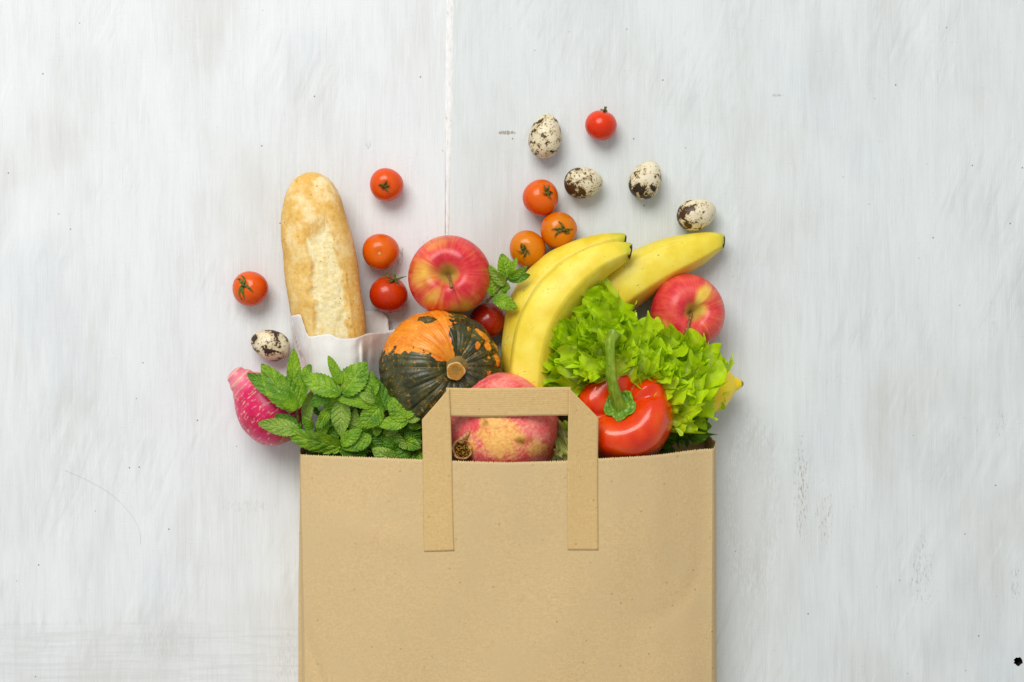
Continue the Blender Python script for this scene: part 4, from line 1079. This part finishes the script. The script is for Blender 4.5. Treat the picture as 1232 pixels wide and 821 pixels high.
def mint_leaf(base, tip, w, mat, parent, seed, roll=0.0, curl=.18, fold=.25, side=0.0):
    base, tip = np.asarray(base, float), np.asarray(tip, float)
    L = np.linalg.norm(tip-base); T = (tip-base)/L
    up = np.array([0, 0, 1.0]); N = up-T*(up@T)
    N = nrm(N) if np.linalg.norm(N) > .05 else np.array([0, 1.0, 0])
    Sd = np.cross(T, N); N, Sd = N*math.cos(roll)+Sd*math.sin(roll), Sd*math.cos(roll)-N*math.sin(roll)
    nt, nsn = 57, 15; V, lc = [], []
    rnd = random.Random(seed); ph = rnd.random()*6
    for i in range(nt):
        t = i/(nt-1)
        prof = (math.sin(math.pi*min(1, (t**.80)*.975+.018)))**.66 if t < 1 else 0.02
        hw = w/2*max(prof, .03)
        tooth = ((t*11) % 1.0)
        for j in range(nsn):
            s = j/(nsn-1)*2-1; sa = abs(s)
            ww = hw*s*(1-(.13*(1-tooth)*sa**6)*(t > .08)*(t < .97))
            ph_ = t*6-sa*1.7
            quilt = .60*(w/22)*(abs(math.sin(math.pi*ph_))-.4)+.5*mnoise.noise(Vector((t*9, s*4, seed)))*(w/22)*1.4*min(sa*5, 1)*(1-sa**4)
            z = fold*abs(ww)*(1-.5*t)-curl*L*(t*t)+curl*L*t*.75+quilt
            z += .09*w*math.sin(3.2*t*2+ph+s*1.2)*sa-.30*curl*w*sa*sa*t
            V.append(base+T*(L*t*(1-.05*curl))+Sd*(ww+side*L*math.sin(math.pi*t))+N*z); lc.append((s, t, 0))
    return mk('leaf', V, gridf(nt, nsn), mat, parent, attrs={'lc': np.array(lc)})
bun = thing('mint_bunch', P(430, 530, 0), 'bunch of fresh green mint spilling out of the left side of the bag', 'mint')
G, Pl, Dk = M_MINT, M_MINTP, M_MINTD
sprigs = [
 # stem points, leaves: (base, tip, width, mat, roll, curl, fold)
 ([(388, 585, 40), (372, 540, 66), (361, 512, 84), (357, 495, 92), (354, 476, 96)], [
   ((346, 482, 94), (297, 449, 92), 22, Dk, .2, .15, .3), ((356, 494, 97), (313, 438, 98), 32, G, -.25, .10, .25), ((357, 493, 98), (337, 452, 104), 30, G, .35, .15, .2),
   ((353, 478, 96), (353.5, 420, 100), 19, G, .3, .05, .35), ((357, 488, 94), (372, 438, 98), 22, G, -.3, .15, .3), ((368, 512, 80), (374, 470, 88), 17, Pl, -.4, .1, .2),
   ((360, 518, 92), (310, 509, 92), 21, Pl, .1, .10, .2), ((362, 515, 86), (330, 499, 86), 16, Dk, .3, .2, .3), ((376, 517, 86), (364, 502, 94), 13, G, 0, .2, .3),
   ((410, 538, 82), (346, 522, 96), 33, G, -.50, .14, .15), ((398, 536, 70), (380, 512, 74), 24, Dk, .2, .2, .2), ((404, 548, 62), (384, 530, 62), 22, Dk, .2, .2, .2)]),
 ([(405, 590, 40), (412, 535, 60), (413, 500, 82), (411, 472, 100), (407, 457, 104)], [
   ((410, 474, 104), (362, 452, 104), 28, G, .35, .28, .2), ((410, 462, 106), (395, 428, 108), 13, G, .2, .1, .35), ((412, 474, 104), (441, 436, 108), 34, G, -.2, .12, .15),
   ((403, 468, 98), (374, 489, 98), 20, Dk, .3, .2, .3), ((412, 480, 100), (409, 526, 92), 24, Pl, .2, .1, .2), ((406, 478, 96), (392, 508, 88), 22, G, -.2, .2, .25),
   ((410, 500, 84), (380, 512, 84), 18, Dk, .2, .2, .3)]),
 ([(448, 595, 40), (458, 545, 62), (463, 510, 88), (463, 493, 98), (450, 481, 104), (447, 468, 106)], [
   ((452, 488, 106), (404, 478, 106), 19, G, .45, .22, .3), ((449, 478, 106), (446, 446, 106), 20, G, -.5, .1, .2), ((464, 494, 102), (449, 452, 104), 22, Dk, .5, .1, .25),
   ((458, 488, 106), (434, 516, 104), 27, G, -.15, .14, .15), ((452, 483, 108), (432, 473, 110), 13, Pl, .1, .3, .3), ((462, 496, 98), (448, 518, 88), 18, Pl, .3, .2, .2),
   ((455, 505, 88), (425, 520, 82), 22, Dk, .1, .2, .2)]),
 ([(482, 595, 40), (492, 545, 64), (491, 515, 92), (490, 504, 102), (496, 498, 106)], [
   ((490, 505, 106), (468, 478, 108), 27, G, .1, .16, .15), ((489, 504, 107), (494, 480, 108), 19, G, -.3, .14, .2), ((491, 507, 106), (454, 512, 106), 19, G, .35, .15, .3),
   ((489, 505, 107), (508, 502, 108), 11, Pl, 0, .2, .3), ((491, 510, 100), (508, 514, 98), 12, G, .2, .2, .3), ((488, 520, 88), (462, 530, 86), 20, G, .1, .2, .2), ((488, 515, 94), (506, 530, 88), 20, Dk, -.2, .2, .2)]),
 ([(432, 595, 40), (440, 560, 66), (446, 538, 86), (447, 526, 92)], [
   ((447, 527, 96), (410, 539, 94), 22, G, .15, .16, .25), ((408, 541, 90), (442, 553, 86), 14, Dk, .1, .1, .2), ((446, 526, 94), (462, 545, 86), 18, Dk, .2, .2, .2),
   ((480, 556, 100), (447, 541, 102), 21, Pl, -.1, .25, .1), ((446, 528, 90), (430, 506, 86), 22, Dk, .1, .2, .2), ((470, 545, 88), (508, 531, 92), 20, Dk, .25, .15, .2), ((478, 552, 84), (508, 545, 84), 18, G, -.3, .2, .2)]),
 ([(372, 590, 30), (378, 560, 50), (384, 540, 66), (392, 524, 78)], [
   ((392, 528, 80), (372, 545, 66), 16, Dk, .1, .2, .2), ((392, 526, 80), (412, 512, 80), 20, Dk, .1, .2, .2), ((393, 530, 76), (408, 552, 66), 20, Dk, .1, .2, .2), ((390, 528, 80), (394, 504, 80), 18, G, .3, .2, .2)]),
]
sd = 0
for stem, leaves in sprigs:
    sp_ = spline([P(*q) for q in stem], 40); v, f = tube(sp_, np.linspace(2.2, 1.2, 40), 8)
    spr = mk('sprig', v, f, M_MST, bun)
    for b, t_, w, mt, ro, cu, fo in leaves:
        sd += 1; mint_leaf(P(*b), P(*t_), w, mt, spr, sd, ro, cu, fo)
# shaded leaves lower in the bunch
rnd = random.Random(21)
lowstem = mk('sprig', *tube(spline([P(440, 600, 30), P(436, 560, 45), P(432, 530, 58), P(428, 500, 70)], 30), 1.8, 8), M_MST, bun)
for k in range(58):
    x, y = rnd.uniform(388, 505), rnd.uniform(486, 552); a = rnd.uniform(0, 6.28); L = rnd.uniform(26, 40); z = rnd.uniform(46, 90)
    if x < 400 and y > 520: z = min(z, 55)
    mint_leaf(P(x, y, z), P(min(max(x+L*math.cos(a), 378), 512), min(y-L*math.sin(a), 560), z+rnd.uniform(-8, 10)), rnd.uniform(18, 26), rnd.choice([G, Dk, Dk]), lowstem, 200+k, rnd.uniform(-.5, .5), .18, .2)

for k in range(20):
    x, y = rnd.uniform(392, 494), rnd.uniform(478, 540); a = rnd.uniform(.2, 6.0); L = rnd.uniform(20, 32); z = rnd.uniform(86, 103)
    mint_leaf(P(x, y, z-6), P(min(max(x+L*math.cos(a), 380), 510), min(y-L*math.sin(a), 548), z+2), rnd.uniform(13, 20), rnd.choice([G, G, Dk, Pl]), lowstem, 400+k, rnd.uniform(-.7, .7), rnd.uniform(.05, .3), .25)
ms_ = thing('mint_sprig', P(607, 340, 0), 'single small mint sprig between the apple and the bananas', 'mint')
v, f = tube(spline([P(585, 363.5, 50), P(592, 357, 52), P(601, 347, 55), P(612, 334, 58), P(616, 330, 59)], 24), np.linspace(1.6, 1.2, 24), 8)
mk('stem', v, f, M_MST, ms_)
for b, t_, w, mt, ro, cu, fo in [((611, 336, 58), (604, 305, 60), 21, M_MINT, .2, .12, .2), ((607, 343, 60), (588, 320, 68), 15, M_MINTP, -.5, .12, .3), ((594, 356, 54), (590, 330, 58), 20, M_MINT, .35, .10, .15),
                                 ((594, 357, 56), (622, 371, 64), 19, M_MINT, -.1, .14, .15), ((611, 336, 58), (638, 331, 64), 14, M_MINTD, .2, .14, .3), ((612, 334, 61), (634, 322, 68), 12, M_MINT, .5, .10, .3),
                                 ((613, 334, 60), (622, 309, 66), 9, M_MINT, -.4, .1, .3), ((604, 345, 56), (614, 347, 57), 13, M_MINT, -.2, .1, .2), ((600, 350, 54), (612, 344, 56), 14, M_MINT, .1, .1, .2)]:
    sd += 1; mint_leaf(P(*b), P(*t_), w, mt, ms_, 300+sd, ro, cu, fo)
